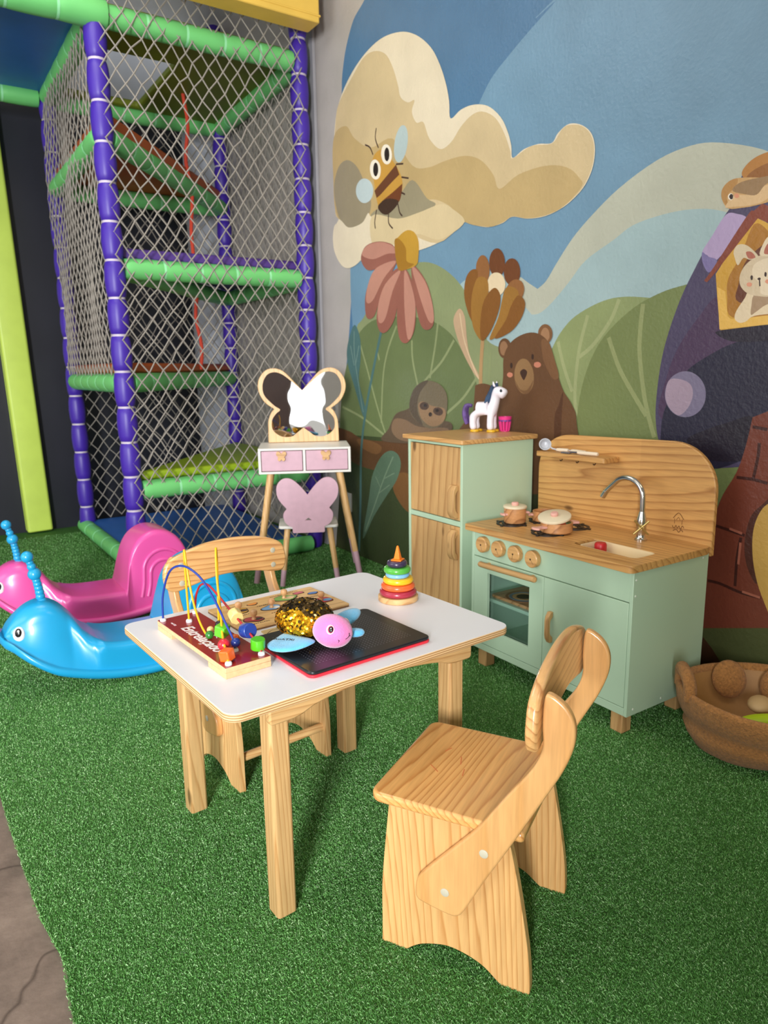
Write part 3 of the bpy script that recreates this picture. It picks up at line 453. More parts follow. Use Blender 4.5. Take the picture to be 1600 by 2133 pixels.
def keep_corners(pts, k=4, lim=42):
    # smooth an outline except at its real corners
    n = len(pts); out = []
    def turn(i):
        a, b, c = Vector(pts[i-1][:2]), Vector(pts[i][:2]), Vector(pts[(i+1) % n][:2]); u, w = b-a, c-b
        return 180 if u.length < 1e-6 or w.length < 1e-6 else math.degrees(u.angle(w))
    cor = [turn(i) > lim for i in range(n)]
    for i in range(n):
        p0, p1, p2, p3 = pts[i-1], pts[i], pts[(i+1) % n], pts[(i+2) % n]
        if cor[i]: p0 = p1
        if cor[(i+1) % n]: p3 = p2
        for q in range(k):
            t = q/k; out.append(tuple(.5*(2*b+(c-a)*t+(2*a-5*b+4*c-d)*t*t+(3*b-a-3*c+d)*t**3) for a, b, c, d in zip(p0, p1, p2, p3)))
    return out
# the mural painted on the right wall: flat colour fields, each a skin of paint over the last
def mural():
    by = {}
    for part, kind, col, par, pts in MURAL: by.setdefault(part, []).append((kind, col, par, pts))
    h = .0003
    for part, items in by.items():
        mb = MB(); mats = []
        for kind, col, par, pts in items:
            mt = plaster('mural_%d_%d_%d' % col, col, .3)
            if mt not in mats: mats.append(mt)
            mi = mats.index(mt); x = WX-h; h += .00003
            if kind == 'p':
                pp = cat_rom(pts, 5) if par else pts
                if not par and len(pts) > 6: pp = keep_corners(pts)
                mb.add([(x, q[0], min(3.59, max(.003, q[1]))) for q in pp], [tuple(range(len(pp)))], mi)
            else:
                L, R = ribbon(pts, par); k = len(L)
                mb.add([(x, a, max(.003, b)) for a, b in L+R], [(i, i+1, k+i+1, k+i) for i in range(k-1)], mi)
        o = mb.build(part, mats, wall_r, smooth=False)
mural()
def outlet(y, z, label):
    o = thing('wall_outlet', label, 'outlet', (WX-.001, y, z))
    MB().prism(rrect(-.04, .04, -.06, .06, .008), -.012, 0, 'YZ').build('cover_plate', paint('outlet_white', (206, 204, 200), .4), o, bevel=.002)
    f = MB()
    for dz in (-.024, .024): f.prism(circ(0, dz, .016, 20), -.014, -.011, 'YZ')
    f.build('socket', paint('outlet_grey', (170, 168, 164), .4), o)
    return o
outlet(3.80, .33, 'white wall socket plate low on the green mural beside the butterfly vanity')
outlet(3.93, .885, 'grey wall socket at mirror height just right of the butterfly mirror')

# artificial turf
m, nt, p = nodes_of('turf'); v = coords(nt)
n1 = N(nt, 'ShaderNodeTexNoise'); n1.inputs['Scale'].default_value = 260; n1.inputs['Detail'].default_value = 2; nt.links.new(v, n1.inputs['Vector'])
n2 = N(nt, 'ShaderNodeTexNoise'); n2.inputs['Scale'].default_value = 2.2; n2.inputs['Detail'].default_value = 3; nt.links.new(v, n2.inputs['Vector'])
c1 = ramp(nt, n1.outputs['Fac'], [(.3, lin((34, 72, 22))), (.52, lin((68, 124, 46))), (.72, lin((118, 172, 92)))])
c2 = ramp(nt, n2.outputs['Fac'], [(.3, (.86, .88, .84, 1)), (.7, (1.08, 1.06, 1.05, 1))])
nt.links.new(mix(nt, 1., c1, c2, 'MULTIPLY'), p.inputs['Base Color']); p.inputs['Roughness'].default_value = .6; p.inputs['Specular IOR Level'].default_value = .3
b = N(nt, 'ShaderNodeBump'); b.inputs['Strength'].default_value = 1; b.inputs['Distance'].default_value = .012
nt.links.new(n1.outputs['Fac'], b.inputs['Height']); nt.links.new(b.outputs[0], p.inputs['Normal'])
turf_m = m
rnd = random.Random(3)
ekey = [(.118, -1.0), (.117, 1.15), (.122, 1.25), (.131, 1.38), (.112, 1.52), (.106, 1.66), (.096, 1.9), (.09, 2.1), (.086, 2.5), (.085, 3.5), (.085, 5.7)]
edge = []
for (xa, ya), (xb, yb) in zip(ekey, ekey[1:]):
    k_ = max(1, int((yb-ya)/.02))
    for i in range(k_): edge.append((xa+(xb-xa)*i/k_+rnd.gauss(0, .0018), ya+(yb-ya)*i/k_))
tb = MB(); tb.prism(edge+[(.085, 5.715), (WX-.004, 5.715), (WX-.004, -1.0)], 0, .008, 'XY')
turf = tb.build('floor_turf_base', turf_m, None, smooth=False)
turf['kind'] = 'structure'

# its pile: short bent blades, thinning out with distance
import numpy as np
rs = np.random.RandomState(4); NB = 1300000
px_ = rs.uniform(.09, 2.24, NB*5); py_ = rs.uniform(-.2, 5.5, NB*5)
keep = rs.uniform(0, 1, NB*5) < np.clip(2.0/np.maximum(px_**2+py_**2, 1.3), 0, 1)
px_ = px_[keep][:NB]; py_ = py_[keep][:NB]
ex = np.interp(py_, [q[1] for q in ekey], [q[0] for q in ekey])-.004
ok = px_ > ex; px_ = px_[ok]; py_ = py_[ok]; nb = len(px_)
dist = np.sqrt(px_**2+py_**2); wd = .00055*np.clip(dist/1.3, .9, 2.6); hgt = rs.uniform(.003, .0066, nb)
an_ = rs.uniform(0, 2*pi, nb); le = rs.uniform(.2, 1.2, nb)*hgt; la = rs.normal(1.2, 1.1, nb)
V_ = np.zeros((nb, 4, 3), np.float32); cx_, sx_ = np.cos(an_)*wd, np.sin(an_)*wd
V_[:, 0] = np.stack([px_-cx_, py_-sx_, np.full(nb, .0075)], 1); V_[:, 1] = np.stack([px_+cx_, py_+sx_, np.full(nb, .0075)], 1)
mx_, my_ = px_+np.cos(la)*le*.35, py_+np.sin(la)*le*.35
V_[:, 2] = np.stack([mx_+cx_*.8, my_+sx_*.8, .0075+hgt*.6], 1); V_[:, 3] = np.stack([px_+np.cos(la)*le, py_+np.sin(la)*le, .0075+hgt*(1-.25*le/hgt)], 1)
me = bpy.data.meshes.new('grass_pile'); me.vertices.add(nb*4); me.vertices.foreach_set('co', V_.ravel())
I_ = (np.arange(nb)*4)[:, None]+np.array([0, 1, 2, 0, 2, 3])[None]; me.loops.add(nb*6); me.loops.foreach_set('vertex_index', I_.ravel().astype(np.int32))
me.polygons.add(nb*2); me.polygons.foreach_set('loop_start', np.arange(0, nb*6, 3).astype(np.int32)); me.update()
m, nt, p = nodes_of('grass_blade'); ge = N(nt, 'ShaderNodeNewGeometry')
nt.links.new(ramp(nt, ge.outputs['Random Per Island'], [(0, lin((56, 104, 42))), (.5, lin((92, 153, 72))), (.85, lin((126, 186, 104))), (1, lin((186, 220, 164)))]), p.inputs['Base Color'])
p.inputs['Roughness'].default_value = .42; p.inputs['Specular IOR Level'].default_value = .45
me.materials.append(m); gp = bpy.data.objects.new('artificial_grass', me); COL.objects.link(gp)
tag(gp, 'short green artificial grass covering the floor up to the bare concrete strip', 'artificial grass', kind='stuff')

# lime padded strip on the black wall
o = thing('padded_strip', 'tall lime green padded strip leaning upright on the black back wall', 'wall pad', (.718, 5.71, .02)); o.rotation_euler = (0, radians(-1.5), 0)
MB().prism(rrect(-.085, .085, -.09, 0, .02), 0, 3.2, 'XY').build('cover', paint('lime_vinyl', (196, 220, 92), .45, bscale=25, bstr=.12, bdist=.004), o, bevel=.01)
MB().box(-.087, .087, -.012, -.006, .01, 3.19).build('seam', paint('lime_seam', (176, 200, 78), .5), o)

# ------------------------------------------------------------------ play tower
tw = thing('play_tower', 'tall netted soft play climbing tower with purple posts and green padded beams', 'play tower', (0, 0, 0))
purple = paint('purple_foam', (66, 38, 158), .42, vary=.05, bscale=30, bstr=.1)
green = paint('green_foam', (112, 200, 116), .45, vary=.05, bscale=30, bstr=.1)
tie_p = paint('tie_white', (196, 186, 200), .5); tie_g = paint('tie_green', (150, 226, 168), .5)
rope_m = paint('net_rope', (150, 143, 134), .8)
Q1, Q2, Q3, Q4 = (1.004, 4.05), (1.004, 5.4), (2.13, 4.05), (2.165, 5.4)
for q, zt in ((Q1, 2.86), (Q2, 2.95), (Q3, 3.56), (Q4, 3.56)):
    mb = MB(); foam(mb, (q[0], q[1], .012), (q[0], q[1], zt), .052, .19, 0, 1, bulge=.26); mb.build('post', [purple, tie_p], tw)
def beam(a, b, r=.056, mats=None, trim=.05, seg=.22):
    mb = MB(); foam(mb, a, b, r, seg, 0, 1, bulge=.06, trim=trim); o = mb.build('crossbeam', mats or [green, tie_g], tw)
    return o
def P3(q, z): return (q[0], q[1], z)
Z5, Z4, Z3, Z2, Z1 = 2.88, 2.33, 1.685, 1.09, .5
for a, b in ((Q1, Q3), (Q1, Q2), (Q2, Q4), (Q3, Q4)): beam(P3(a, Z5), P3(b, Z5))
beam((-1.2, 4.04, Z5-.01), (1.06, 4.04, Z5-.0), .068, trim=0); beam((-1.2, 5.4, Z5), (1.0, 5.4, Z5))
for z, tri in ((Z4, (Q1, Q2, Q4)), (Z3, (Q1, Q3, Q4)), (Z2, (Q1, Q2, Q4)), (Z1, (Q1, Q3, Q4))):
    for i in range(3): beam(P3(tri[i], z), P3(tri[(i+1) % 3], z), .054)
def deck(pts, z0, z1, mat, holes=(), cx=None, k_=.94):
    cx = sum(p[0] for p in pts)/len(pts); cy = sum(p[1] for p in pts)/len(pts)
    sh = [(cx+(p[0]-cx)*k_, cy+(p[1]-cy)*k_) for p in pts]
    return MB().prism(sh, z0, z1, 'XY', holes=holes).build('deck', mat, tw, bevel=.015)
orange = paint('orange_vinyl', (190, 92, 44), .5); violet = paint('violet_vinyl', (84, 56, 136), .5)
olive = paint('lime_deck', (150, 176, 30), .5); blue_v = paint('blue_vinyl', (46, 108, 192), .42, bscale=12, bstr=.08)
deck([Q1, Q3, Q4, Q2], Z5+.02, Z5+.07, paint('olive_deck', (112, 124, 26), .55), k_=.999, holes=[[(1.06, 4.5), (1.06, 5.31), (1.56, 5.31), (1.56, 4.5)]])
deck([Q1, Q4, Q2], Z4+.052, Z4+.13, orange, k_=.99); deck([Q1, Q3, Q4], Z3+.05, Z3+.11, violet); deck([Q1, Q4, Q2], Z2+.052, Z2+.11, orange, k_=.99); deck([Q1, Q3, Q4], Z1+.05, Z1+.1, olive)
deck([(-1.2, 4.06), (.98, 4.06), (.98, 5.4), (-1.2, 5.4)], Z5+.03, Z5+.08, blue_v, k_=.999)
# base mat with green rolled edge
MB().prism(rrect(.99, 2.06, 3.97, 5.45, .06), .012, .095, 'XY').build('base_mat', blue_v, tw, bevel=.02)
mb = MB(); foam(mb, (.99, 3.97, .062), (.99, 5.47, .062), .05, .25, 0, 1, bulge=.05); foam(mb, (.99, 3.97, .062), (2.06, 3.97, .062), .05, .25, 0, 1, bulge=.05)
mb.build('mat_bumper', [green, tie_g], tw)
# rope down the middle
mb = MB(); mb.tube([(1.74+.012*sin(k*.9), 4.9+.01*cos(k*1.3), 1.16+.07*k) for k in range(26)], .012, 8); mb.build('climbing_rope', paint('red_rope', (214, 66, 40), .7, bscale=120, bstr=.4), tw)
# yellow padded header
MB().prism(rrect(1.1, 2.14, 3.80, 3.94, .012), 3.0, 3.3, 'XY').box(1.1, 2.145, 3.795, 3.945, 3.028, 3.04).build('header_pad', paint('yellow_vinyl', (242, 198, 88), .45, bscale=14, bstr=.1), tw, bevel=.008)
def net(a, b, z0, z1, name='safety_net', r=.0038, cw=.083, ch=.108, off=.0):
    a = Vector((a[0], a[1], 0)); b = Vector((b[0], b[1], 0)); d = b-a; W = d.length; d.normalize(); nrm = Vector((-d.y, d.x, 0))
    nx = int(round(W/cw)); cw = W/nx; nz = int((z1-z0)/ch); ch = (z1-z0)/nz
    rg = random.Random(int(W*1000)+int(z0*10)); mb = MB()
    def pos(i, j):   # half-cell lattice
        return a+d*(i*cw/2)+Vector((0, 0, z0+j*ch/2))+nrm*(off+.012*sin(i*.35)*sin(j*.23))
    jit = {}
    def pj(i, j):
        if (i, j) not in jit:
            e = 0 if i in (0, 2*nx) else 1
            jit[(i, j)] = pos(i, j)+d*(rg.gauss(0, .004)*e)+Vector((0, 0, rg.gauss(0, .004)))
        return jit[(i, j)]
    for s in (1, -1):
        starts = [(0 if s == 1 else 2*nx, j) for j in range(0, 2*nz, 2)]+[(i, 0) for i in range(2, 2*nx, 2)] if s == 1 else [(2*nx, j) for j in range(0, 2*nz, 2)]+[(i, 0) for i in range(2, 2*nx, 2)]
        for i, j in starts:
            path = []
            while 0 <= i <= 2*nx and j <= 2*nz: path.append(pj(i, j)); i += s; j += 1
            if len(path) > 1: mb.tube(path, r, 4, cap=False)
    for (i, j), q in jit.items():
        if (i+j) % 2 == 0 or True: mb.add([q+Vector(v)*(r*1.6) for v in ((1, 0, 0), (-1, 0, 0), (0, 1, 0), (0, -1, 0), (0, 0, 1), (0, 0, -1))], [(0, 2, 4), (2, 1, 4), (1, 3, 4), (3, 0, 4), (2, 0, 5), (1, 2, 5), (3, 1, 5), (0, 3, 5)])
    return mb.build(name, rope_m, tw)
net(Q1, Q3, .11, 3.5, off=-.05); net(Q1, Q2, 1.14, 2.84, off=.04); net(Q2, Q4, .11, 2.84, off=.03); net(Q3, Q4, .11, 2.84, off=-.03)
# ------------------------------------------------------------------ wood kinds
def pine(axis, coat=.25): return wood('pine', (228, 184, 124), (186, 126, 66), axis, 42, coat, .4, True)
def pale_pine(axis): return wood('pale_pine', (214, 174, 118), (178, 128, 72), axis, 46, .15, .45, True)
def varnished(axis, off=(0, 0, 0)): return wood('varnished_pine', (228, 180, 118), (190, 128, 66), axis, 40, .55, .33, True, off=off)
def stave(axis): return wood('stave_pine', (214, 164, 98), (160, 104, 50), axis, 24, .12, .42, True, joint=.07)
def rustic(axis): return wood('rustic_pine', (204, 162, 106), (160, 114, 66), axis, 14, .0, .55, True)
white_lam = paint('white_laminate', (233, 232, 236), .3, vary=.012)
plug_m = paint('plug_cream', (196, 190, 168), .4)

# ------------------------------------------------------------------ table
t = thing('kids_table', 'low wooden kids table with white top and pine legs holding the toys', 'table', (.7755, 1.494, 0), radians(3.55))
TW, TL, TT = .373, .3105, .531
m, nt, p = nodes_of('plywood_edge'); v = coords(nt)
wv = N(nt, 'ShaderNodeTexWave', wave_type='BANDS', bands_direction='Z'); wv.inputs['Scale'].default_value = 62; wv.inputs['Distortion'].default_value = .25
nt.links.new(v, wv.inputs['Vector'])
nt.links.new(ramp(nt, wv.outputs['Fac'], [(.0, lin((150, 104, 62))), (.3, lin((206, 164, 110))), (.7, lin((232, 198, 150)))]), p.inputs['Base Color']); p.inputs['Roughness'].default_value = .5
ply = m
top = MB().prism(rrect(-TW, TW, -TL, TL, .032, 8), TT-.0185, TT-.001, 'XY').build('tabletop', ply, t, bevel=.003)
MB().prism(rrect(-TW+.0012, TW-.0012, -TL+.0012, TL-.0012, .031, 8), TT-.0011, TT, 'XY').build('white_laminate', white_lam, top)
tag(top.children[0], 'smooth white laminate face')
def leg_shape(x, y, s, z1):
    b = MB(); q = .006
    b.loft([[(x+dx*(s/2-e), y+dy*(s/2-e), z) for dx, dy in ((-1, -1), (1, -1), (1, 1), (-1, 1))] for z, e in ((.006, .004), (.012, 0), (z1, 0))]); return b
LX, LY, S = TW-.108-.023, TL-.056-.022, .046
for sx in (-1, 1):
    for sy in (-1, 1):
        leg_shape(sx*(LX), sy*(LY), S, TT-.0185).build('leg', pale_pine('Z'), t, bevel=.006, seg=3)
def apron(L, z0, z1, arch, n=14):
    pts = [(-L, z1), (-L, z0+.006), (-L+.006, z0), (-L+.055, z0)]
    for i in range(n+1):
        f = i/n; x = (-L+.075)+(2*L-.15)*f; pts.append((x, z0+.004+arch*sin(pi*min(1, max(0, f)))**.6))
    pts += [(L-.055, z0), (L-.006, z0), (L, z0+.006), (L, z1)]; return pts
for sy in (-1, 1):
    y = sy*(LY+S/2); 
    MB().prism(apron(LX+S/2+.008, TT-.068, TT-.019, .026), min(y, y+sy*.019), max(y, y+sy*.019), 'XZ').build('apron', pale_pine('X'), t, bevel=.004)
for sx in (-1, 1):
    x = sx*(LX-.004)
    MB().prism([(-LY+S/2, TT-.019), (-LY+S/2, TT-.062), (LY-S/2, TT-.062), (LY-S/2, TT-.019)], x-.009, x+.009, 'YZ').build('apron', pale_pine('Y'), t, bevel=.003)

# ------------------------------------------------------------------ chairs (local: x across, y towards the back, z up)
def make_chair(label, loc, rz, alt=0):
    c = thing('kids_chair', label, 'chair', loc, rz, None)
    off = (0.13*alt, .21*alt, .4*alt)
    panel = cat_rom([(-.002, 0), (.048, 0)], 1, False)
    arch = cat_rom([(.048, .001), (.063, .016), (.087, .032), (.124, .045), (.15, .048), (.183, .043), (.212, .032), (.236, .014), (.254, .0)], 5, False)
    back = cat_rom([(.296, 0), (.302, .013), (.299, .075), (.289, .149), (.273, .240), (.262, .292), (.255, .318)], 5, False)
    front = cat_rom([(.016, .318), (.006, .223), (-.001, .139), (-.002, .056), (-.003, 0)], 5, False)
    outline = arch+back+front
    strip = cat_rom([(.079, .160), (.083, .190), (.102, .217), (.15, .272), (.20, .331), (.256, .414), (.30, .478), (.315, .52), (.314, .562), (.316, .606), (.324, .617), (.348, .604), (.363, .584), (.369, .559), (.366, .526), (.351, .483), (.326, .433), (.266, .318), (.218, .23), (.178, .152), (.166, .138), (.154, .134), (.125, .137), (.097, .142), (.084, .147)], 5)
    for sx in (-1, 1):
        x0, x1 = sorted((sx*.153, sx*.135))
        MB().prism(outline, x0, x1, 'YZ').build('side_panel', varnished('Z', off) if alt == 0 else pine('Z'), c, bevel=.0035, seg=3)
        x0, x1 = sorted((sx*.1535, sx*.1715))
        st = MB().prism(strip, x0, x1, 'YZ').build('support_strip', wood('plain_pine', (226, 174, 112), (212, 156, 92), 'Z', 6, .55, .3, False), c, bevel=.005, seg=4)
        for yy, zz in ((.216, .287), (.141, .181)):
            MB().lathe([(.0085, 0), (.0085, .001), (.006, .002)], n=18, M=Matrix.Translation((sx*.1715, yy, zz)) @ Matrix.Rotation(sx*pi/2, 4, 'Y')).build('screw_plug', plug_m, st)
    seat = rrect(-.160, .160, -.024, .285, .022, 6, rs=(.008, .008, .024, .024))
    MB().prism(seat, .319, .340, 'XY').build('seat', wood('seat_pine', (234, 178, 108), (188, 116, 52), 'X', 38, .6, .3, True, off=off), c, bevel=.007, seg=4)
    board = cat_rom([(.200, .575), (.202, .545), (.188, .518), (.150, .519), (.10, .530), (.04, .539), (-.04, .540), (-.12, .526), (-.165, .517), (-.192, .525), (-.203, .55), (-.202, .585), (-.185, .612), (-.14, .630), (-.07, .646), (.01, .650), (.08, .644), (.14, .631), (.186, .607)], 5)
    bb = MB().prism(board, .292, .3125, 'XZ').build('backrest', wood('back_pine', (236, 184, 120), (180, 110, 52), 'X', 34, .6, .28, False, off=(0, 0, .02*alt)), c, bevel=.007, seg=4)
    for x, z in ((.153, .541), (.153, .588), (-.153, .541), (-.153, .595)):
        MB().lathe([(.0085, 0), (.0085, .001), (.006, .002)], n=18, M=Matrix.Translation((x, .292, z)) @ Matrix.Rotation(pi/2, 4, 'X')).build('screw_plug', plug_m, bb)
    MB().cyl((-.135, .022, .095), (.135, .022, .095), .0125, n=18).build('dowel_rail', pine('X'), c)
    return c
E1 = Vector((.49497, -.86891, 0)).normalized(); E2 = Vector((-E1.y, E1.x, 0))
# front chair: its near outer panel foot stands at O
O = Vector((.681, 1.055, .002))
rz = math.atan2(E1.y, E1.x)-pi/2
c1 = make_chair('varnished wooden kids chair in the foreground, seen from behind its back', O+E2*.153, rz)
c2 = make_chair('wooden kids chair behind the white table, its backrest facing us', (.793, 1.724, .002), 0, 1)
c2.rotation_euler = (0, 0, math.atan2(cos(-.1), sin(-.1))-pi/2)
for ch in (c1, c2): ch['group'] = 'wooden kids chairs at the table'
# crayon marks on the front seat
for x, y, l, a in ((-.02, .10, .03, .3), (-.05, .06, .02, -.4), (.02, .12, .025, .2), (.03, .06, .03, .9)):
    MB().box(x-l/2, x+l/2, y-.001, y+.001, .3402, .3405, M=Matrix.Translation((x, y, 0)) @ Matrix.Rotation(a, 4, 'Z') @ Matrix.Translation((-x, -y, 0))).build('crayon_mark', paint('crayon_red', (214, 122, 70), .6), c1, smooth=False)

# ------------------------------------------------------------------ play kitchen
mint = paint('mint_paint', (182, 208, 178), .42, vary=.02, vscale=3)
KX, KB, KR, KL = 1.74, 2.117, 1.293, 2.027
k = thing('play_kitchen', 'mint green wooden play kitchen with pine counter, sink and tall backsplash', 'toy kitchen', (0, 0, 0))
b = MB(); th = .012
b.box(KX, KB, KR, KR+th, .08, .547).box(KX, KB, KL-th, KL, .08, .547).box(KX+.001, KB, KR+th, KL-th, .08, .106)
b.box(KX+.001, KX+.014, KR+th, KL-th, .449, .547).box(KX+.016, KB, 1.645, 1.645+th, .106, .547).box(KB-.01, KB, KR+th, KL-th, .106, .547).box(KX+.03, KB-.01, 1.657, KL-th, .44, .449)
b.build('body', mint, k, bevel=.0015)
for yy, xx, zz in ((KR, KX+.012, .52), (KR, KX+.012, .47), (KR, KX+.03, .1), (KR, KX+.17, .098), (KR, KB-.03, .535)): MB().ball((xx, yy, zz), (.004, .002, .004), 10, 6).build('screw_cap', paint('screw_cap', (214, 222, 204), .35), k)
for yy in (1.319+.023, 1.956+.023):
    for xx in (1.756+.023, KB-.06):
        b = MB(); b.box(xx-.023, xx+.023, yy-.023, yy+.023, .008, .08); b.build('leg', rustic('Z'), k, bevel=.004)
cp = rrect(1.713, KB+.001, 1.283, 2.036, .03, 6, rs=(0, .004, .02, .03))
hole = list(reversed(rrect(1.796, 1.906, 1.335, 1.585, .022, 5)))
MB().prism([(x, y) for x, y in rrect(1.713, KB+.001, 1.283, 2.036, .03, 6, rs=(0, 0, .02, .03))], .547, .57, 'XY', holes=[hole]).build('countertop', stave('Y'), k, bevel=.004, seg=3)
sk = MB(); 
so = rrect(1.790, 1.912, 1.329, 1.591, .024, 5); sr = rrect(1.7965, 1.9055, 1.3355, 1.560, .02, 5); si = rrect(1.80, 1.902, 1.339, 1.556, .018, 5)
sk.loft([[(x, y, .5465) for x, y in so], [(x, y, .528) for x, y in so]], 0, False)
sk.loft([[(x, y, .533) for x, y in sr], [(x, y, .5692) for x, y in sr], [(x, y, .5692) for x, y in si], [(x, y, .536) for x, y in si]], 0, False)
sk.add([(x, y, .536) for x, y in si], [tuple(range(len(si)))]); sk.build('sink_basin', paint('cream_basin', (232, 210, 168), .4), k)
bsp = [(1.287, .535), (2.058, .535), (2.06, .70)]+[(1.90+.16*cos(radians(a)), .745+.143*sin(radians(a))) for a in range(0, 91, 9)]+[(1.45+.163*cos(radians(a)), .745+.153*sin(radians(a))) for a in range(90, 181, 9)]
MB().prism(bsp, KB+.001, KB+.019, 'YZ').build('backsplash', stave('Y'), k, bevel=.004, seg=3)
# little pyrographed house mark on the backsplash
mm = MB(); hx = KB+.0006
for pts, wd in (([(1.392, .640), (1.412, .660), (1.432, .640)], .003), ([(1.398, .640), (1.398, .622)], .002), ([(1.426, .640), (1.426, .622)], .002), ([(1.405, .635), (1.412, .645), (1.42, .635)], .002), ([(1.39, .612), (1.396, .618), (1.402, .606), (1.408, .616), (1.414, .608), (1.42, .616), (1.426, .606), (1.434, .614)], .003), ([(1.392, .598), (1.40, .604), (1.408, .595), (1.418, .603), (1.43, .597)], .003)):
    L, R = ribbon(pts, wd); n_ = len(L); mm.add([(hx, a_, b_) for a_, b_ in L+R], [(i, i+1, n_+i+1, n_+i) for i in range(n_-1)])
mm.build('burnt_logo', paint('burnt_wood', (130, 84, 40), .6), k, smooth=False)
sh = MB().prism(rrect(2.032, KB+.0005, 1.662, 1.99, .014, 4, rs=(0, 0, .01, .01)), .806, .826, 'XY').build('shelf', stave('Y'), k, bevel=.003)
for yy in (1.735, 1.815, 1.895): MB().tube(cat_rom([(2.075, yy, .806), (2.075, yy, .797), (2.068, yy, .793), (2.062, yy, .797)], 4, False), .0018, 6).build('hook', paint('black_hook', (36, 34, 32), .4), sh)
for yy in (1.954, 1.870, 1.784, 1.698):
    kb = MB().lathe([(.030, 0), (.030, .018), (.027, .021), (.02, .021)], n=30, M=Matrix.Translation((KX, yy, .5015)) @ Matrix.Rotation(-pi/2, 4, 'Y')).build('knob', wood('knob_wood', (214, 166, 104), (170, 120, 66), 'Y', 16, .1, .45, False), k, bevel=.001)
    kk = MB(); kk.lathe([(.0035, 0), (.0035, .0006)], n=12, M=Matrix.Translation((KX-.0212, yy, .5015)) @ Matrix.Rotation(-pi/2, 4, 'Y')); a = random.uniform(-2.4, -.9)
    kk.tube([(KX-.0213, yy, .5015), (KX-.0213, yy+.02*cos(a), .5015+.02*sin(a))], .0006, 4); kk.build('pin', paint('knob_pin', (70, 46, 26), .5), kb)
od = MB().prism([(1.6535, .108), (2.0135, .108), (2.0135, .446), (1.6535, .446)], KX, KX+.014, 'YZ', holes=[[(1.72, .17), (1.72, .393), (1.938, .393), (1.938, .17)]]).build('oven_door', mint, k, bevel=.0012)
gm, nt, p = nodes_of('clear_pane'); nt.nodes.remove(p)
tr = N(nt, 'ShaderNodeBsdfTransparent'); tr.inputs[0].default_value = (.9, .95, .97, 1); gl = N(nt, 'ShaderNodeBsdfGlossy'); gl.inputs['Roughness'].default_value = .03; ly = N(nt, 'ShaderNodeLayerWeight'); ly.inputs[0].default_value = .2
ms = N(nt, 'ShaderNodeMixShader'); nt.links.new(ly.outputs['Fresnel'], ms.inputs[0]); nt.links.new(tr.outputs[0], ms.inputs[1]); nt.links.new(gl.outputs[0], ms.inputs[2]); nt.links.new(ms.outputs[0], nt.nodes['Material Output'].inputs[0])
MB().box(KX+.0145, KX+.0165, 1.715, 1.943, .165, .398).build('window_pane', gm, od, smooth=False)
h = MB(); h.tube(cat_rom([(KX-.024, 1.674, .436), (KX-.026, 1.70, .436), (KX-.026, 1.92, .43), (KX-.024, 1.951, .43)], 4, False), .0105, 12)
h.cyl((KX, 1.70, .436), (KX-.024, 1.70, .436), .007).cyl((KX, 1.925, .43), (KX-.024, 1.925, .43), .007); h.build('handle', rustic('Y'), od, bevel=.002)
MB().box(KX+.03, KB-.012, 1.658, 2.014, .272, .285).build('oven_shelf', mint, k, bevel=.001)
cd = MB().box(KX, KX+.014, KR+.0135, 1.6515, .108, .446).build('cabinet_door', mint, k, bevel=.0015)
def d_handle(y, z0, z1, x, name, parent, w=.016, mat=None):
    pts = [(x, z0), (x-.014, z0), (x-.024, z0+.016), (x-.027, z0+.03), (x-.027, z1-.03), (x-.024, z1-.016), (x-.014, z1), (x, z1), (x, z1-.018), (x-.011, z1-.03), (x-.013, z1-.04), (x-.013, z0+.04), (x-.011, z0+.03), (x, z0+.018)]
    return MB().prism(pts, y-w/2, y+w/2, 'XZ').build(name, mat or rustic('Z'), parent, bevel=.003, seg=3)
d_handle(1.612, .226, .336, KX, 'handle', cd)
# hob: four black spiral burners
hob = paint('black_hob', (26, 25, 24), .5)
for cx, cy in ((1.845, 1.925), (1.836, 1.735), (1.975, 1.885), (1.985, 1.745)):
    bn = MB(); bn.lathe([(.056, .5702), (.056, .5735), (.046, .5735), (.046, .5702)], (cx, cy, 0), 32, cap=False); bn.lathe([(.036, .5702), (.036, .5735), (.024, .5735), (.024, .5702)], (cx, cy, 0), 28, cap=False)
    for a in range(4):
        Mx = Matrix.Translation((cx, cy, 0)) @ Matrix.Rotation(a*pi/2+.2, 4, 'Z'); bn.box(.014, .066, -.0045, .0045, .5702, .5742, M=Mx)
    bn.build('burner', hob, k)
# tap
chrome = paint('chrome', (206, 204, 198), .14, 1., vary=0); brass = paint('brass', (198, 176, 110), .3, 1., vary=0)
fx, fy = 2.012, 1.478
fa = MB(); fa.lathe([(.021, .5702), (.021, .575), (.016, .579), (.0145, .582), (.0145, .60), (.0165, .605), (.0165, .640), (.0135, .650), (.0105, .664), (.0095, .668)], (fx, fy, 0), 24)
arc = [(fx, fy+.008*0, .66), (fx, fy, .70)]+[(fx+.004*i/10, fy+.001+.066*(1-cos(radians(a))), .715+.058*sin(radians(a))) for i, a in enumerate(range(0, 150, 13))]+[(fx+.005, fy+.156, .716), (fx+.005, fy+.163, .704)]
fa.tube(cat_rom(arc, 3, False), .0093, 14); fa.tube([(fx+.005, fy+.156, .716), (fx+.005, fy+.170, .694)], .0105, 14)
fb = fa.build('tap', chrome, k)
cr = MB(); cr.cyl((fx, fy, .62), (fx-.027, fy-.020, .62), .008)
for s in (1, -1): cr.tube([(fx-.028-.6*.023, fy-.021+.8*.023, .62-.023*s), (fx-.028+.6*.023, fy-.021-.8*.023, .62+.023*s)], .0032, 8)
cr.build('cross_handle', brass, fb)

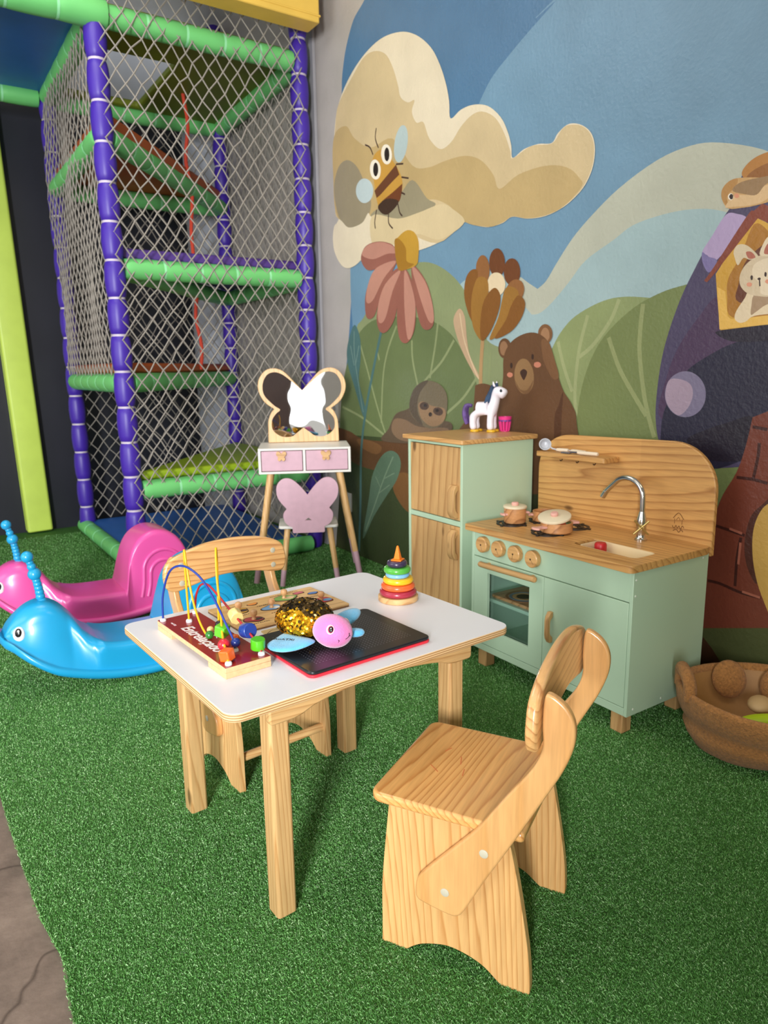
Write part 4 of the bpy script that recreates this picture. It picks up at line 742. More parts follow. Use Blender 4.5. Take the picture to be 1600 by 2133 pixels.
# ------------------------------------------------------------------ play fridge
f = thing('play_fridge', 'tall mint green play fridge with two pine doors standing in the corner', 'toy fridge', (0, 0, 0))
GX, GB, GR, GL = 1.74, 2.112, 2.087, 2.442
b = MB(); b.box(GX, GB, GR, GR+.013, .05, .861).box(GX, GB, GL-.013, GL, .05, .861).box(GX+.001, GB, GR+.013, GL-.013, .05, .075).box(GX+.001, GB, GR+.013, GL-.013, .85, .861).box(GX+.001, GB, GR+.013, GL-.013, .54, .56).box(GB-.01, GB, GR+.013, GL-.013, .06, .861)
b.build('body', mint, f, bevel=.0015)
MB().prism(rrect(1.727, 2.135, 2.075, 2.466, .01, 4, rs=(0, 0, .008, .016)), .861, .879, 'XY').build('worktop', wood('top_pine', (212, 164, 104), (164, 112, 58), 'Y', 26, .1, .42, False), f, bevel=.004, seg=3)
for z0, z1, hz0, hz1 in ((.563, .847, .572, .702), (.078, .537, .405, .525)):
    d = MB().box(GX+.003, GX+.016, GR+.0145, GL-.0145, z0, z1).build('door', rustic('Z'), f, bevel=.0015)
    d_handle(2.132, hz0, hz1, GX+.003, 'handle', d, .04)
for yy in (GR+.05, GL-.05):
    for xx in (GX+.05, GB-.05): MB().box(xx-.022, xx+.022, yy-.022, yy+.022, .008, .05).build('leg', rustic('Z'), f, bevel=.003)

# ------------------------------------------------------------------ butterfly vanity
RV = radians(-27)
v = thing('butterfly_vanity', 'white kids vanity table with two pink drawers and a butterfly mirror', 'vanity table', (1.74, 3.39, 0), RV)
wht = paint('white_paint', (232, 228, 220), .4, vary=.02); pink = paint('pink_paint', (206, 166, 180), .45, vary=.05, vscale=30)
W2 = .245
b = MB(); b.box(-W2, W2, 0, .34, .73, .742).box(-W2, W2, 0, .34, .606, .618).box(-W2, -W2+.014, 0, .34, .618, .73).box(W2-.014, W2, 0, .34, .618, .73).box(-.010, .004, .002, .33, .618, .73).box(-W2+.014, W2-.014, .33, .34, .618, .73)
b.build('carcass', wht, v, bevel=.002)
def butterfly(s, cx=0, cz=0): 
    return [(cx+s*x, cz+s*z) for x, z in cat_rom([(0, .62), (.3, .93), (.62, 1.05), (.92, .92), (1.0, .55), (.85, .2), (.58, -.05), (.72, -.25), (.7, -.6), (.4, -.85), (.12, -.7), (0, -.5), (-.12, -.7), (-.4, -.85), (-.7, -.6), (-.72, -.25), (-.58, -.05), (-.85, .2), (-1.0, .55), (-.92, .92), (-.62, 1.05), (-.3, .93)], 3)]
for x0, x1, hx in ((-W2+.017, -.013, -.123), (.007, W2-.017, .112)):
    d = MB().box(x0, x1, -.001, .3, .622, .727).build('drawer', pink, v, bevel=.0015)
    MB().prism(butterfly(.027, hx, .698), -.016, -.001, 'XZ').build('butterfly_knob', wood('knob_pine', (222, 176, 118), (180, 128, 74), 'X', 20, .1, .45, False), d, bevel=.001)
mf = cat_rom([(0, 1.035), (.05, 1.09), (.10, 1.14), (.15, 1.158), (.20, 1.147), (.238, 1.10), (.245, 1.04), (.215, .975), (.16, .932)], 5, False)
rgt = mf+cat_rom([(.16, .932), (.178, .913), (.195, .87), (.199, .82), (.2, .744)], 4, False)[1:]
ol = rgt+[(-x, z) for x, z in reversed(rgt[1:])]
mg = cat_rom([(0, 1.033), (.058, 1.085), (.11, 1.125), (.155, 1.137), (.195, 1.12), (.219, 1.07), (.212, 1.01), (.16, .953), (.128, .929), (.152, .906), (.175, .87), (.172, .815), (.125, .778), (.068, .777), (.035, .80), (0, .826)], 5, False)
gl_ = mg[:-1]+[(-x, z) for x, z in reversed(mg[1:])]
fr = MB().prism(ol, .30, .318, 'XZ').build('mirror_frame', wood('frame_pine', (232, 192, 140), (212, 164, 110), 'Z', 20, .1, .45, False), v, bevel=.003)
mir, nt, p = nodes_of('mirror_acrylic'); p.inputs['Metallic'].default_value = 1; p.inputs['Base Color'].default_value = (.93, .94, .95, 1); p.inputs['Roughness'].default_value = .015
bump(nt, p, coords(nt), 5, .09, .02, 1)
MB().prism(gl_, .2975, .2995, 'XZ').build('mirror', mir, fr, smooth=False)
dw = wood('dowel_pine', (226, 184, 126), (196, 146, 88), 'Z', 24, .1, .45, False)
def splay_leg(parent, a, b_, r0, r1, split, tip=True):
    a, b_ = Vector(a), Vector(b_); q = a+(b_-a)*split; rq = r0+(r1-r0)*split
    o = MB().cyl(a, q, r0, rq, 18).build('leg', dw, parent)
    MB().cyl(q, b_, rq, r1, 18).build('pink_tip', pink, o); return o
for sx in (-1, 1):
    for y0, y1 in ((.035, -.0), (.30, .335)): splay_leg(v, (sx*.185, y0, .606), (sx*.285, y1, .009), .0185, .0155, .74)
# vanity chair
vc = thing('butterfly_chair', 'small white and pink kids chair with butterfly backrest tucked under the vanity', 'chair', (1.71, 3.315, 0), RV)
MB().prism(rrect(-.158, .158, .0125, .24, .02, 5), .318, .334, 'XY').build('seat', wht, vc, bevel=.004)
hp = cat_rom([(0, .503), (.04, .553), (.085, .589), (.13, .588), (.16, .55), (.155, .488), (.112, .43)], 5, False)+cat_rom([(.112, .43), (.13, .404), (.128, .372), (.112, .345), (.085, .330)], 4, False)[1:]+[(.085, .302), (.08, .298)]
pl_ = hp+[(-x, z) for x, z in reversed(hp[1:])]
MB().prism(pl_, -.001, .012, 'XZ', holes=[[(-.018, .366), (.018, .366), (0, .379)]]).build('butterfly_backrest', pink, vc, bevel=.002)
for sx in (-1, 1):
    for y0, y1 in ((.045, .0), (.2, .235)): splay_leg(vc, (sx*.112, y0, .318), (sx*.15, y1, .009), .017, .0135, .72)

# ------------------------------------------------------------------ rocking toys (local x from nose to tail)
def make_rocker(label, loc, rz, body_m, dark_m, bead_m):
    r = thing('rocking_toy', label, 'rocking toy', loc, rz, 'plastic caterpillar rockers')
    top = cat_rom([(0, .215), (.012, .235), (.03, .268), (.07, .312), (.12, .333), (.165, .330), (.205, .305), (.24, .262), (.27, .215), (.31, .178), (.37, .158), (.46, .151), (.553, .149), (.566, .152), (.576, .185), (.592, .26), (.612, .325), (.645, .376), (.69, .406), (.735, .414), (.785, .402), (.83, .37), (.865, .315), (.885, .245), (.90, .17), (.92, .12), (.935, .095)], 5, False)
    bot = lambda x: .012+.62*(x-.50)**2 if x > .16 else .0837+.55*(.16-x)+1.6*(.16-x)**2
    def hw(x):
        e = max(0, min(1, x/.2)); w = .145*sqrt(max(0, 1-(1-e)**2.2))
        if x > .84: w *= max(.62, 1-.38*((x-.84)/.1)**2)
        return max(.012, w)
    def narrow(x, z):      # head and arch are slimmer than the base
        return 1
    rings = []
    for x, zt in top:
        zb = min(bot(x)+.03, zt-.004); w = hw(x); H = zt-zb; ring = []
        tall = max(0, min(1, (zt-.17)/.12)); 
        tw_ = w*(1-.40*tall) if x < .3 else (w*(1-.18*tall))
        rr = min(.06 if x < .32 else .028, H*.45, tw_*.9)
        prof = [(w, zb)]
        for i in range(1, 7): f_ = i/6; prof.append((w+(tw_-w)*min(1, f_*1.05)**.8, zb+(H-rr)*f_))
        for i in range(1, 7): a = pi/2*i/6; prof.append((tw_-rr+rr*cos(a), zt-rr+rr*sin(a)))
        full = prof+[(0, zt)]+[(-a_, b_) for a_, b_ in reversed(prof)]
        rings.append([(x, a_, b_) for a_, b_ in full])
    MB().loft(rings, 0, True).build('body', body_m, r, angle=55)
    # flared rocker rim
    xs = [i/60*.94 for i in range(61)]; rim = MB(); rg = []
    for x in xs:
        w = hw(x)+.016; zb = bot(x); q = []
        for dx, dz in ((1, .034), (1.03, .028), (1.05, .018), (1.0, .004), (.9, 0), (-.9, 0), (-1.0, .004), (-1.05, .018), (-1.03, .028), (-1, .034)): q.append((x-.008 if x < .02 else x, w*dx, zb+dz))
        rg.append(q)
    rim.loft(rg, 0, True); rim.build('rocker_rim', body_m, r, angle=60)
    # arched ridges on the tail sides
    import bisect
    def side_y(x, z):
        i = max(1, min(len(top)-1, bisect.bisect([q[0] for q in top], x))); (xa, za), (xb, zb_) = top[i-1], top[i]
        zt = za+(zb_-za)*(x-xa)/max(1e-6, xb-xa); zb = min(bot(x)+.03, zt-.004); w = hw(x); t2 = w*(1-.18*max(0, min(1, (zt-.17)/.12))); rr = min(.028, (zt-zb)*.45)
        f_ = max(0, min(1, (z-zb)/max(.001, zt-zb-rr))); return w+(t2-w)*min(1, f_*1.05)**.8
    for sy in (-1, 1):
        for q, zt_, rad_ in ((.74, .318, .010), (.52, .270, .011)):
            xc = .752; hwid = .128*q; zc = zt_-hwid*1.0
            pts = [(xc-hwid-.02, .105), (xc-hwid-.006, (zc+.105)/2)]+[(xc-hwid*cos(radians(t_)), zc+hwid*sin(radians(t_))) for t_ in range(0, 181, 15)]+[(xc+hwid+.008, (zc+.12)/2), (xc+hwid+.016, .12)]
            pts = cat_rom(pts, 3, False)
            MB().tube([(x, sy*(side_y(x, z_)-rad_*.35), z_) for x, z_ in pts], rad_, 10).build('arch_ridge', body_m, r)
    # eyes
    for sy in (-1, 1):
        n_ = Vector((-.45, sy*.86, .25)).normalized(); c_ = Vector((.056, sy*.066, .238))
        Mx = Matrix.Translation(c_) @ n_.to_track_quat('Z', 'Y').to_matrix().to_4x4()
        e = MB().ball((0, 0, 0), (.021, .029, .012), 20, 10, M=Mx).build('eye', paint('eye_white', (238, 238, 238), .3), r)
        MB().ball((.001, .006, .0085), (.012, .017, .006), 16, 8, M=Mx).build('pupil', paint('eye_black', (18, 18, 20), .25), e)
        MB().ball((.003, .013, .0135), (.004, .005, .002), 10, 6, M=Mx).build('glint', paint('eye_white', (238, 238, 238), .3), e)
    # beaded antenna
    an = MB(); bs = [(.150, .328, .017), (.146, .347, .0165), (.145, .363, .016), (.143, .379, .0155), (.141, .394, .015), (.139, .408, .0145), (.135, .433, .0235), (.128, .462, .0155), (.124, .478, .013), (.117, .500, .0215)]
    for x, z, q in bs: an.ball((x, 0, z), q, 16, 10)
    an.tube([(x, 0, z) for x, z, q in bs], .010, 10); an.build('beaded_antenna', bead_m, r)
    return r
blue_p = plastic('blue_plastic', (30, 160, 212), .32); pink_p = plastic('pink_plastic', (226, 84, 160), .32)
make_rocker('blue plastic rocking caterpillar nearest the white table, with white eye sticker', (.185, 2.80, 0), 0, blue_p, blue_p, blue_p)
make_rocker('pink plastic rocking caterpillar behind the blue one, with blue beaded antenna', (.19, 3.47, 0), 0, pink_p, pink_p, blue_p)

# ------------------------------------------------------------------ teddy basket
fleece = paint('teddy_fleece', (168, 116, 62), .95, vary=.25, vscale=130, bscale=230, bstr=.9, bdist=.006, sheen=.12)
lining = paint('tan_lining', (168, 124, 72), .6, vary=.08, vscale=10, bscale=12, bstr=.4, bdist=.01)
bk = thing('fabric_basket', 'slouchy brown teddy fleece basket on the turf at right of the kitchen', 'basket', (2.0, 1.035, 0), 0)
def br(z_, r, wob, ph=0, n=48): return [(r*(1+wob*sin(3*a+ph)+wob*.6*sin(5*a+1.7*ph)), r*(1+wob*sin(3*a+ph))*1.0*(1), z_+.008*sin(2*a+ph)) if False else (r*(1+wob*sin(3*a+ph))*cos(a), r*(1+wob*sin(3*a+ph))*sin(a), z_+.006*sin(2*a+ph)) for a in [2*pi*i/n for i in range(n)]]
mb = MB(); mb.loft([br(.010, .13, .01, n=48), br(.03, .165, .015, .3), br(.06, .185, .02, .8), br(.085, .195, .02, 1.2), br(.098, .186, .02, 1.5), br(.12, .205, .015, 1.8), br(.15, .218, .012, 2), br(.185, .224, .01, 2.2), br(.198, .222, .01, 2.2), br(.203, .214, .01, 2.2), br(.198, .206, .01, 2.2), br(.18, .204, .01, 2.2)], 0, False)
mb.build('outer_fleece', fleece, bk, angle=80)
mb = MB(); mb.loft([br(.182, .203, .01, 2.2), br(.15, .196, .012, 2.1), br(.1, .17, .02, 1.5), br(.05, .14, .02, 1), br(.035, .1, .02, 1), br(.034, .003, .02, 1)], 0, False); mb.build('lining', lining, bk, angle=80)
hd = MB(); a0 = radians(137)
pts = [(.21*cos(a0+d), .21*sin(a0+d), z_) for d, z_ in ((-.27, .185), (-.25, .225), (-.15, .248), (0, .252), (.15, .246), (.25, .222), (.27, .182))]
hd.tube(cat_rom(pts, 5, False), .019, 12); hd.build('handle', fleece, bk, angle=80)
for ang, zz, nm in ((57, .16, 'ear'), (8, .155, 'ear')):
    a = radians(ang); c_ = Vector((.168*cos(a), .168*sin(a), zz)); n_ = Vector((-cos(a), -sin(a), .35)).normalized()
    Mx = Matrix.Translation(c_) @ n_.to_track_quat('Z', 'Y').to_matrix().to_4x4()
    MB().ball((0, 0, 0), (.055, .06, .022), 24, 12, M=Mx).build(nm, fleece, bk, angle=80)
# ------------------------------------------------------------------ pots and pans on the hob
turned = wood('turned_pine', (206, 150, 98), (138, 84, 46), 'X', 16, .15, .4, False); cream = paint('cream_paint', (226, 210, 178), .45, vary=.03); blush = paint('blush_paint', (226, 170, 156), .5, vary=.03)
def paddle(parent, x0, z, L=.032, w=.016, ang=0., h=.007):
    pts = [(x*L, y*w) for x, y in cat_rom([(0, .5), (.5, .42), (.9, .75), (1.1, 0), (.9, -.75), (.5, -.42), (0, -.5)], 4)]
    MB().prism([(x0+a, b) for a, b in pts], z-h/2, z+h/2, 'XY', M=Matrix.Rotation(ang, 4, 'Z')).build('handle', blush, parent, bevel=.0015)
def pot(name, label, loc, R, H, rz, lid=None, handles=(0, pi), L=.02, w=.022):
    o = thing(name, label, 'toy pot', loc, rz)
    MB().lathe([(R*.93, 0), (R, .004), (R, H), (R-.006, H), (R-.008, .008), (.001, .007)], n=36).build('body', turned, o, bevel=.001)
    for a in handles: paddle(o, R-.004, H*.62, L, w, a)
    if lid:
        M0 = Matrix.Translation(lid[0]) @ Euler(lid[1]).to_matrix().to_4x4()
        l = MB().lathe([(lid[2], 0), (lid[2], .007), (lid[2]-.003, .009), (.001, .009)], n=36, M=M0).build('lid', cream, o, bevel=.001)
        MB().lathe([(.012, .009), (.0135, .012), (.0135, .018), (.011, .021), (.001, .021)], n=20, M=M0).build('lid_knob', blush, l)
    return o
pot('toy_pot', 'small wooden toy pot with a cream lid on the left front burner', (1.862, 1.925, .5745), .041, .056, 0, ((0, 0, .056), (0, 0, 0), .044), (radians(170), radians(-10)))
pot('toy_pot', 'lidless shallow wooden toy pot on the rear burner between two lidded ones', (1.972, 1.878, .5745), .046, .038, 0, None, (radians(140), radians(-40)))
pn = pot('toy_frying_pan', 'wide wooden toy pan with tilted cream lid and play food inside', (1.868, 1.722, .5745), .056, .036, 0, ((-.004, .006, .049), (radians(5), radians(-13), 0), .058), (radians(176), radians(0)), .05, .026)
for lab, nm, cat, c, col, r in (('red toy tomato slice peeking out under the tilted pan lid', 'toy_tomato_slice', 'toy food', (1.862, 1.702, .609), (206, 62, 34), .022), ('yellow toy food disc inside the lidded pan, left of the tomato', 'toy_cheese_disc', 'toy food', (1.856, 1.745, .607), (220, 168, 66), .019), ('green toy food disc inside the lidded pan, right of the tomato', 'toy_lettuce_disc', 'toy food', (1.892, 1.698, .608), (78, 112, 66), .017)):
    o = MB().lathe([(r*.9, -.026), (r, -.022), (r, -.002), (r*.9, .001), (.001, .001)], c, 24).build(nm, paint(nm, col, .5)); tag(o, lab, cat, 'play food in the pan')
o = MB().lathe([(.018, 0), (.02, .004), (.02, .03), (.016, .036), (.001, .037)], n=24).build('toy_fruit', paint('fruit_red', (186, 30, 36), .4)); o.location = (1.87, 1.527, .5365); tag(o, 'red toy fruit lying in the left end of the cream sink basin', 'toy food')
# rainbow board in the oven
o = thing('rainbow_board', 'round-ringed wooden toy board lying on the oven shelf behind the pane', 'toy board', (1.87, 1.84, .2855))
MB().prism(rrect(-.085, .085, -.125, .125, .01), 0, .012, 'XY').build('board', turned, o, bevel=.002)
rg = MB(); cols = [(70, 44, 30), (150, 96, 60), (122, 128, 134), (196, 150, 96)]
for i, q in enumerate((.07, .056, .042)): rg.lathe([(q, .012), (q, .0135), (q-.010, .0135), (q-.010, .012)], (-.012, .022, 0), 36, i+1, cap=False)
rg.lathe([(.028, .012), (.028, .0138), (.001, .0138)], (-.012, .022, 0), 28, 0); rg.build('painted_rings', [paint('ring_%d_%d_%d' % c_, c_, .55) for c_ in cols], o)
# utensils on the little shelf
tool_m = paint('utensil_grey', (196, 198, 204), .3); tool_w = paint('utensil_handle', (232, 214, 188), .45); tool_d = paint('utensil_dark', (84, 84, 92), .3)
def utensil(label, p, ang, head, L=.075):
    o = thing('toy_utensil', label, 'toy utensil', p, ang, 'toy utensils on the kitchen shelf')
    MB().tube([(0, 0, .0075), (.012, 0, .0075), (L-.004, 0, .0075), (L, 0, .0075)], [.006, .0072, .0072, .006], 12).build('handle', tool_w, o)
    m_ = MB()
    if head == 'ladle':
        m_.tube([(0, 0, .0075), (-.02, 0, .010), (-.034, 0, .018)], .003, 8)
        dc = Matrix.Rotation(-ang, 3, 'Z') @ Vector((-.62, -.70, .32)).normalized()
        M0 = Matrix.Translation((-.052, -.004, .024)) @ dc.to_track_quat('Z', 'Y').to_matrix().to_4x4()
        m_.lathe([(.004, -.018), (.015, -.013), (.0215, 0), (.0235, .006), (.0205, .006), (.0185, 0), (.013, -.009), (.001, -.013)], n=26, M=M0); mt = tool_m
    elif head == 'spatula':
        m_.tube([(0, 0, .0075), (-.035, 0, .006)], .003, 8); m_.prism(rrect(-.075, -.034, -.014, .014, .004), .001, .006, 'XY'); mt = tool_m
    else:
        m_.tube([(0, 0, .0075), (-.03, 0, .007)], .003, 8); m_.prism(rrect(-.07, -.03, -.009, .009, .004), .002, .006, 'XY'); mt = tool_d
    m_.build('head', mt, o); return o
utensil('toy ladle with round white bowl at the left end of the small shelf', (2.066, 1.915, .8265), radians(-80), 'ladle', .05)
utensil('pale handled toy spatula, middle of the tools on the small shelf', (2.078, 1.852, .8265), radians(-96), 'spatula')
utensil('pale handled toy knife with dark blade lying nearest the front of the shelf', (2.052, 1.80, .8265), radians(-82), 'knife', .085)

# ------------------------------------------------------------------ white toy horse and pink basket on the fridge
ho = thing('toy_horse', 'white plastic toy horse with dark mane standing on the green fridge top', 'toy horse', (2.045, 2.315, .8795), radians(-62))
hw_ = paint('horse_white', (236, 230, 238), .35, vary=.01); mane = paint('horse_mane', (36, 62, 92), .5, vary=.5, vscale=40); yel = paint('horse_gold', (226, 178, 40), .4)
def skin(name, pts, edges, rad, mat, parent, sub=2):
    me = bpy.data.meshes.new(name); me.from_pydata(pts, edges, []); me.materials.append(mat); o = bpy.data.objects.new(name, me); COL.objects.link(o); o.parent = parent
    md = o.modifiers.new('skin', 'SKIN'); md.use_smooth_shade = True
    for i, r in enumerate(rad):
        sv = me.skin_vertices[0].data[i]; sv.radius = (r, r) if not isinstance(r, tuple) else r; sv.use_root = (i == 0)
    s_ = o.modifiers.new('sub', 'SUBSURF'); s_.levels = sub; s_.render_levels = sub; return o
pts = [(0, 0, .098), (.03, 0, .098), (-.035, 0, .100), (.046, 0, .118), (.052, 0, .148), (.060, 0, .172), (.085, 0, .160), (.098, 0, .152),
       (.036, .017, .070), (.036, .019, .035), (.038, .020, .006), (.036, -.017, .070), (.036, -.019, .035), (.038, -.020, .006),
       (-.040, .018, .070), (-.042, .020, .035), (-.036, .021, .006), (-.040, -.018, .070), (-.042, -.020, .035), (-.036, -.021, .006)]
ed = [(0, 1), (0, 2), (1, 3), (3, 4), (4, 5), (5, 6), (6, 7), (1, 8), (8, 9), (9, 10), (1, 11), (11, 12), (12, 13), (2, 14), (14, 15), (15, 16), (2, 17), (17, 18), (18, 19)]
rad = [.028, .029, .031, .024, .022, .033, .026, .019, .0165, .0145, .018, .0165, .0145, .018, .018, .0145, .018, .018, .0145, .018]
skin('body', pts, ed, rad, hw_, ho)
for sy in (-1, 1):
    MB().loft([[(.052+a*.009, sy*(.016+.004*0)+b*.004, .186) for a, b in ((1, 0), (0, 1), (-1, 0), (0, -1))], [(.049+a*.008, sy*.020+b*.004, .200) for a, b in ((1, 0), (0, 1), (-1, 0), (0, -1))], [(.047, sy*.022, .212)]*4], 0).build('ear', hw_, ho, sub=1)
    MB().ball((.083, sy*.0245, .172), (.0055, .003, .0065), 14, 8).build('eye', paint('horse_eye', (30, 44, 50), .2), ho)
mb = MB()
for a in range(7):
    f_ = a/6; mb.tube(cat_rom([(.064-.03*f_, .006*(a % 3-1), .196-.03*f_), (.042-.022*f_, .010*(a % 3-1), .188-.045*f_), (.030-.02*f_, .014*(a % 3-1), .150-.045*f_), (.024-.02*f_, .015*(a % 3-1), .118-.03*f_)], 4, False), [.0085]*12+[.003], 8)
mb.build('mane', mane, ho)
mb = MB()
for a in (-1, 0, 1): mb.tube(cat_rom([(-.056, 0, .108), (-.076, .006*a, .108), (-.084, .010*a, .078), (-.076, .012*a, .045), (-.07, .01*a, .03)], 4, False), [.008]*4+[.0105]*8+[.009]*4+[.003], 8)
mb.build('tail', paint('horse_tail', (96, 70, 132), .5, vary=.5, vscale=40), ho)
for q in ((.042, .020), (.042, -.020), (-.032, .021), (-.032, -.021)): MB().lathe([(.0195, 0), (.0195, .006), (.016, .009)], (q[0], q[1], .0008), 18).build('hoof', yel, ho)
bk2 = thing('toy_basket', 'small pink toy basket with slatted sides behind the white horse', 'toy basket', (2.145, 2.315, .8795))
bk2.location = (2.118, 2.262, .8795)
hp_ = paint('hot_pink', (232, 60, 140), .35); prp = paint('plum', (110, 60, 140), .4)
mb = MB(); mb.lathe([(.018, 0), (.018, .003), (.001, .003)], n=24); mb.lathe([(.026, .046), (.029, .062), (.026, .062), (.023, .046)], n=28, cap=False)
for a in range(10):
    t_ = 2*pi*a/10; mb.tube([(.0175*cos(t_), .0175*sin(t_), .002), (.0245*cos(t_), .0245*sin(t_), .047)], .0035, 6)
mb.build('slatted_body', hp_, bk2); MB().lathe([(.027, .042), (.0275, .049), (.023, .049), (.022, .042)], n=28, cap=False).build('rim_band', prp, bk2)

# ------------------------------------------------------------------ on the table: bead maze
ZT = .5311
A0 = Vector((.450, 1.690, 0)); B0 = Vector((.479, 1.321, 0)); lx = (B0-A0).normalized(); ly = Vector((-lx.y, lx.x, 0))
bm_ = thing('bead_maze', 'red topped wooden bead maze with coloured wires at the left of the table', 'bead maze', (A0.x, A0.y, ZT), math.atan2(lx.y, lx.x))
ML, MW = .372, .105
mdf = paint('mdf_edge', (222, 182, 134), .6, vary=.1, vscale=90)
b = MB(); b.box(0, ML, 0, MW, .0125, .0235); b.build('base', mdf, bm_, bevel=.0008)
for x0, x1 in ((0, .085), (ML-.085, ML)): MB().box(x0, x1, 0, MW, 0, .0123).build('foot_block', mdf, bm_, bevel=.0008)
face = MB().box(.0006, ML-.0006, .0006, MW-.0006, .0236, .0242).build('red_face', paint('red_print', (150, 24, 36), .28, vary=.03, coat=.3), bm_)
def text(body, name, size, mat, parent, M, extr=.0002, shear=0., offset=0., spacing=1.):
    cu = bpy.data.curves.new(name, 'FONT'); cu.body = body; cu.size = size; cu.extrude = extr; cu.shear = shear; cu.offset = offset; cu.align_x = 'CENTER'; cu.align_y = 'CENTER'; cu.space_character = spacing
    o = bpy.data.objects.new(name, cu); COL.objects.link(o); bpy.context.view_layer.update()
    me = bpy.data.meshes.new_from_object(o.evaluated_get(bpy.context.evaluated_depsgraph_get())); bpy.data.objects.remove(o)
    me.materials.clear(); me.materials.append(mat); me.transform(M); q = bpy.data.objects.new(name, me); COL.objects.link(q); q.parent = parent; return q
tw_ = paint('print_white', (240, 232, 230), .4, vary=0)
text('Entrelaçado', 'lettering', .040, tw_, face, Matrix.Translation((.184, .034, .0244)) @ Matrix.Rotation(0, 4, 'Z'), shear=.18, offset=.0006, spacing=1.0)
text('ref. 123', 'small_print', .008, tw_, face, Matrix.Translation((.052, .020, .0244)))
lg = MB()
for pts in ([(.150, .062), (.158, .078), (.176, .080), (.186, .068), (.172, .058), (.158, .062)], [(.162, .06), (.170, .074), (.188, .074)], [(.170, .056), (.180, .07), (.198, .068)], [(.178, .054), (.190, .064), (.205, .060)]):
    L, R = ribbon(pts, .0022); n_ = len(L); lg.add([(a_, b_, .0244) for a_, b_ in L+R], [(i, i+1, n_+i+1, n_+i) for i in range(n_-1)])
lg.build('scribble_emblem', tw_, face, smooth=False)
def loc(w): d = Vector((w[0]-A0.x, w[1]-A0.y, 0)); return (d.dot(lx), d.dot(ly))
wb, wy, wr = paint('wire_blue', (34, 60, 150), .35), paint('wire_yellow', (236, 178, 22), .35), paint('wire_red', (176, 34, 44), .35)
def plug_(x, y): MB().lathe([(.0075, .0242), (.0075, .028), (.006, .0305), (.003, .0312)], (x, y, 0), 18).build('plug', paint('plug_white', (238, 238, 238), .35), bm_)
for x, y in ((.012, .010), (.060, .056), (.009, .094), (.358, .014), (.355, .092), (.300, .058), (.135, .098)): plug_(x, y)
def wire(pts, mat): 
    MB().tube(cat_rom(pts, 10, False), .0026, 10).build('wire', mat, bm_)
wire([(.012, .010, .028), (.018, .012, .09), (.052, .020, .155), (.105, .032, .178), (.165, .044, .165), (.215, .053, .125), (.255, .060, .075), (.285, .062, .045), (.300, .058, .028)], wb)
wire([(.060, .056, .028), (.058, .056, .10), (.057, .056, .17), (.060, .0555, .199), (.065, .055, .20), (.075, .053, .17), (.098, .052, .10), (.130, .050, .055), (.175, .047, .030), (.205, .046, .033)], wy)
wire([(.009, .094, .028), (.02, .094, .07), (.05, .094, .105), (.095, .094, .118), (.15, .094, .105), (.22, .094, .082), (.30, .093, .058), (.345, .092, .040), (.355, .092, .028)], wr)
wire([(.135, .098, .028), (.140, .098, .09), (.150, .096, .16), (.160, .092, .214), (.166, .088, .215), (.185, .078, .16), (.215, .068, .10), (.262, .048, .055), (.315, .028, .045), (.345, .018, .036), (.358, .014, .028)], wy)
def bead(kind, c, r, col, rot=(0, 0, 0)):
    M0 = Matrix.Translation(c) @ Euler(rot).to_matrix().to_4x4(); b = MB(); mt = paint('bead_%d_%d_%d' % col, col, .3, vary=.02, coat=.4)
    if kind == 'ball': o = b.ball((0, 0, 0), r, 22, 14, M=M0).build('bead', mt, bm_)
    elif kind == 'cube': o = b.box(-r, r, -r, r, -r, r, M=M0).build('bead', mt, bm_, bevel=.0025)
    elif kind == 'prism': o = b.prism([(-r, -r), (r, -r), (r*.6, r), (-r*.6, r)], -r*.9, r*.9, 'XZ', M=M0).build('bead', mt, bm_, bevel=.002)
    else: o = b.lathe([(r*.97, -r*.75), (r, -r*.6), (r, r*.6), (r*.97, r*.75)], n=8 if kind == 'oct' else 26, M=M0).build('bead', mt, bm_, bevel=.0015)
    return o
def bl(w, z): x, y = loc(w); return (x, y, z-ZT)
bead('ball', (.198, .046, .034), .0095, (40, 120, 40)); bead('ball', (.168, .062, .0335), .0085, (232, 190, 120)); bead('ball', (.150, .092, .034), .0095, (26, 24, 30))
bead('cube', (.243, .057, .055), .0128, (96, 196, 40), (.1, .2, .5)); bead('ball', (.262, .078, .036), .0105, (232, 100, 30)); bead('ball', (.300, .060, .043), .0105, (24, 46, 120))
bead('ball', (.295, .035, .043), .0132, (214, 34, 50)); bead('cube', (.340, .020, .038), .0122, (242, 104, 22), (.1, -.1, .5))
bead('oct', (.235, .094, .0775), .0165, (238, 206, 130), (.3, radians(105), .2)); bead('cyl', (.292, .094, .0600), .0168, (28, 62, 146), (.2, radians(78), .3)); bead('cyl', (.340, .0925, .0440), .0155, (82, 186, 30), (0, radians(6), 0))

# ------------------------------------------------------------------ magnetic dot board
pc = [Vector((.929, 1.497, 0)), Vector((.945, 1.238, 0)), Vector((.62, 1.217, 0))]
ux = (pc[1]-pc[2]).normalized(); PW, PH = (pc[1]-pc[2]).length, (pc[0]-pc[1]).length; pcn = (pc[0]+pc[2])/2
dbd = thing('dot_drawing_board', 'flat black dotted drawing board with red rim lying on the white table', 'drawing board', (pcn.x, pcn.y, ZT), math.atan2(ux.y, ux.x))
MB().prism(rrect(-PW/2, PW/2, -PH/2, PH/2, .016, 6), 0, .0065, 'XY').build('red_base', paint('red_plastic', (226, 46, 62), .35), dbd, bevel=.002)
MB().prism(rrect(-PW/2+.001, PW/2-.001, -PH/2+.001, PH/2-.001, .015, 6), .0066, .014, 'XY').build('black_face', paint('black_plastic', (24, 24, 28), .33, vary=.05), dbd, bevel=.0025, seg=3)
hd_ = MB()
nx_, ny_ = 31, 23
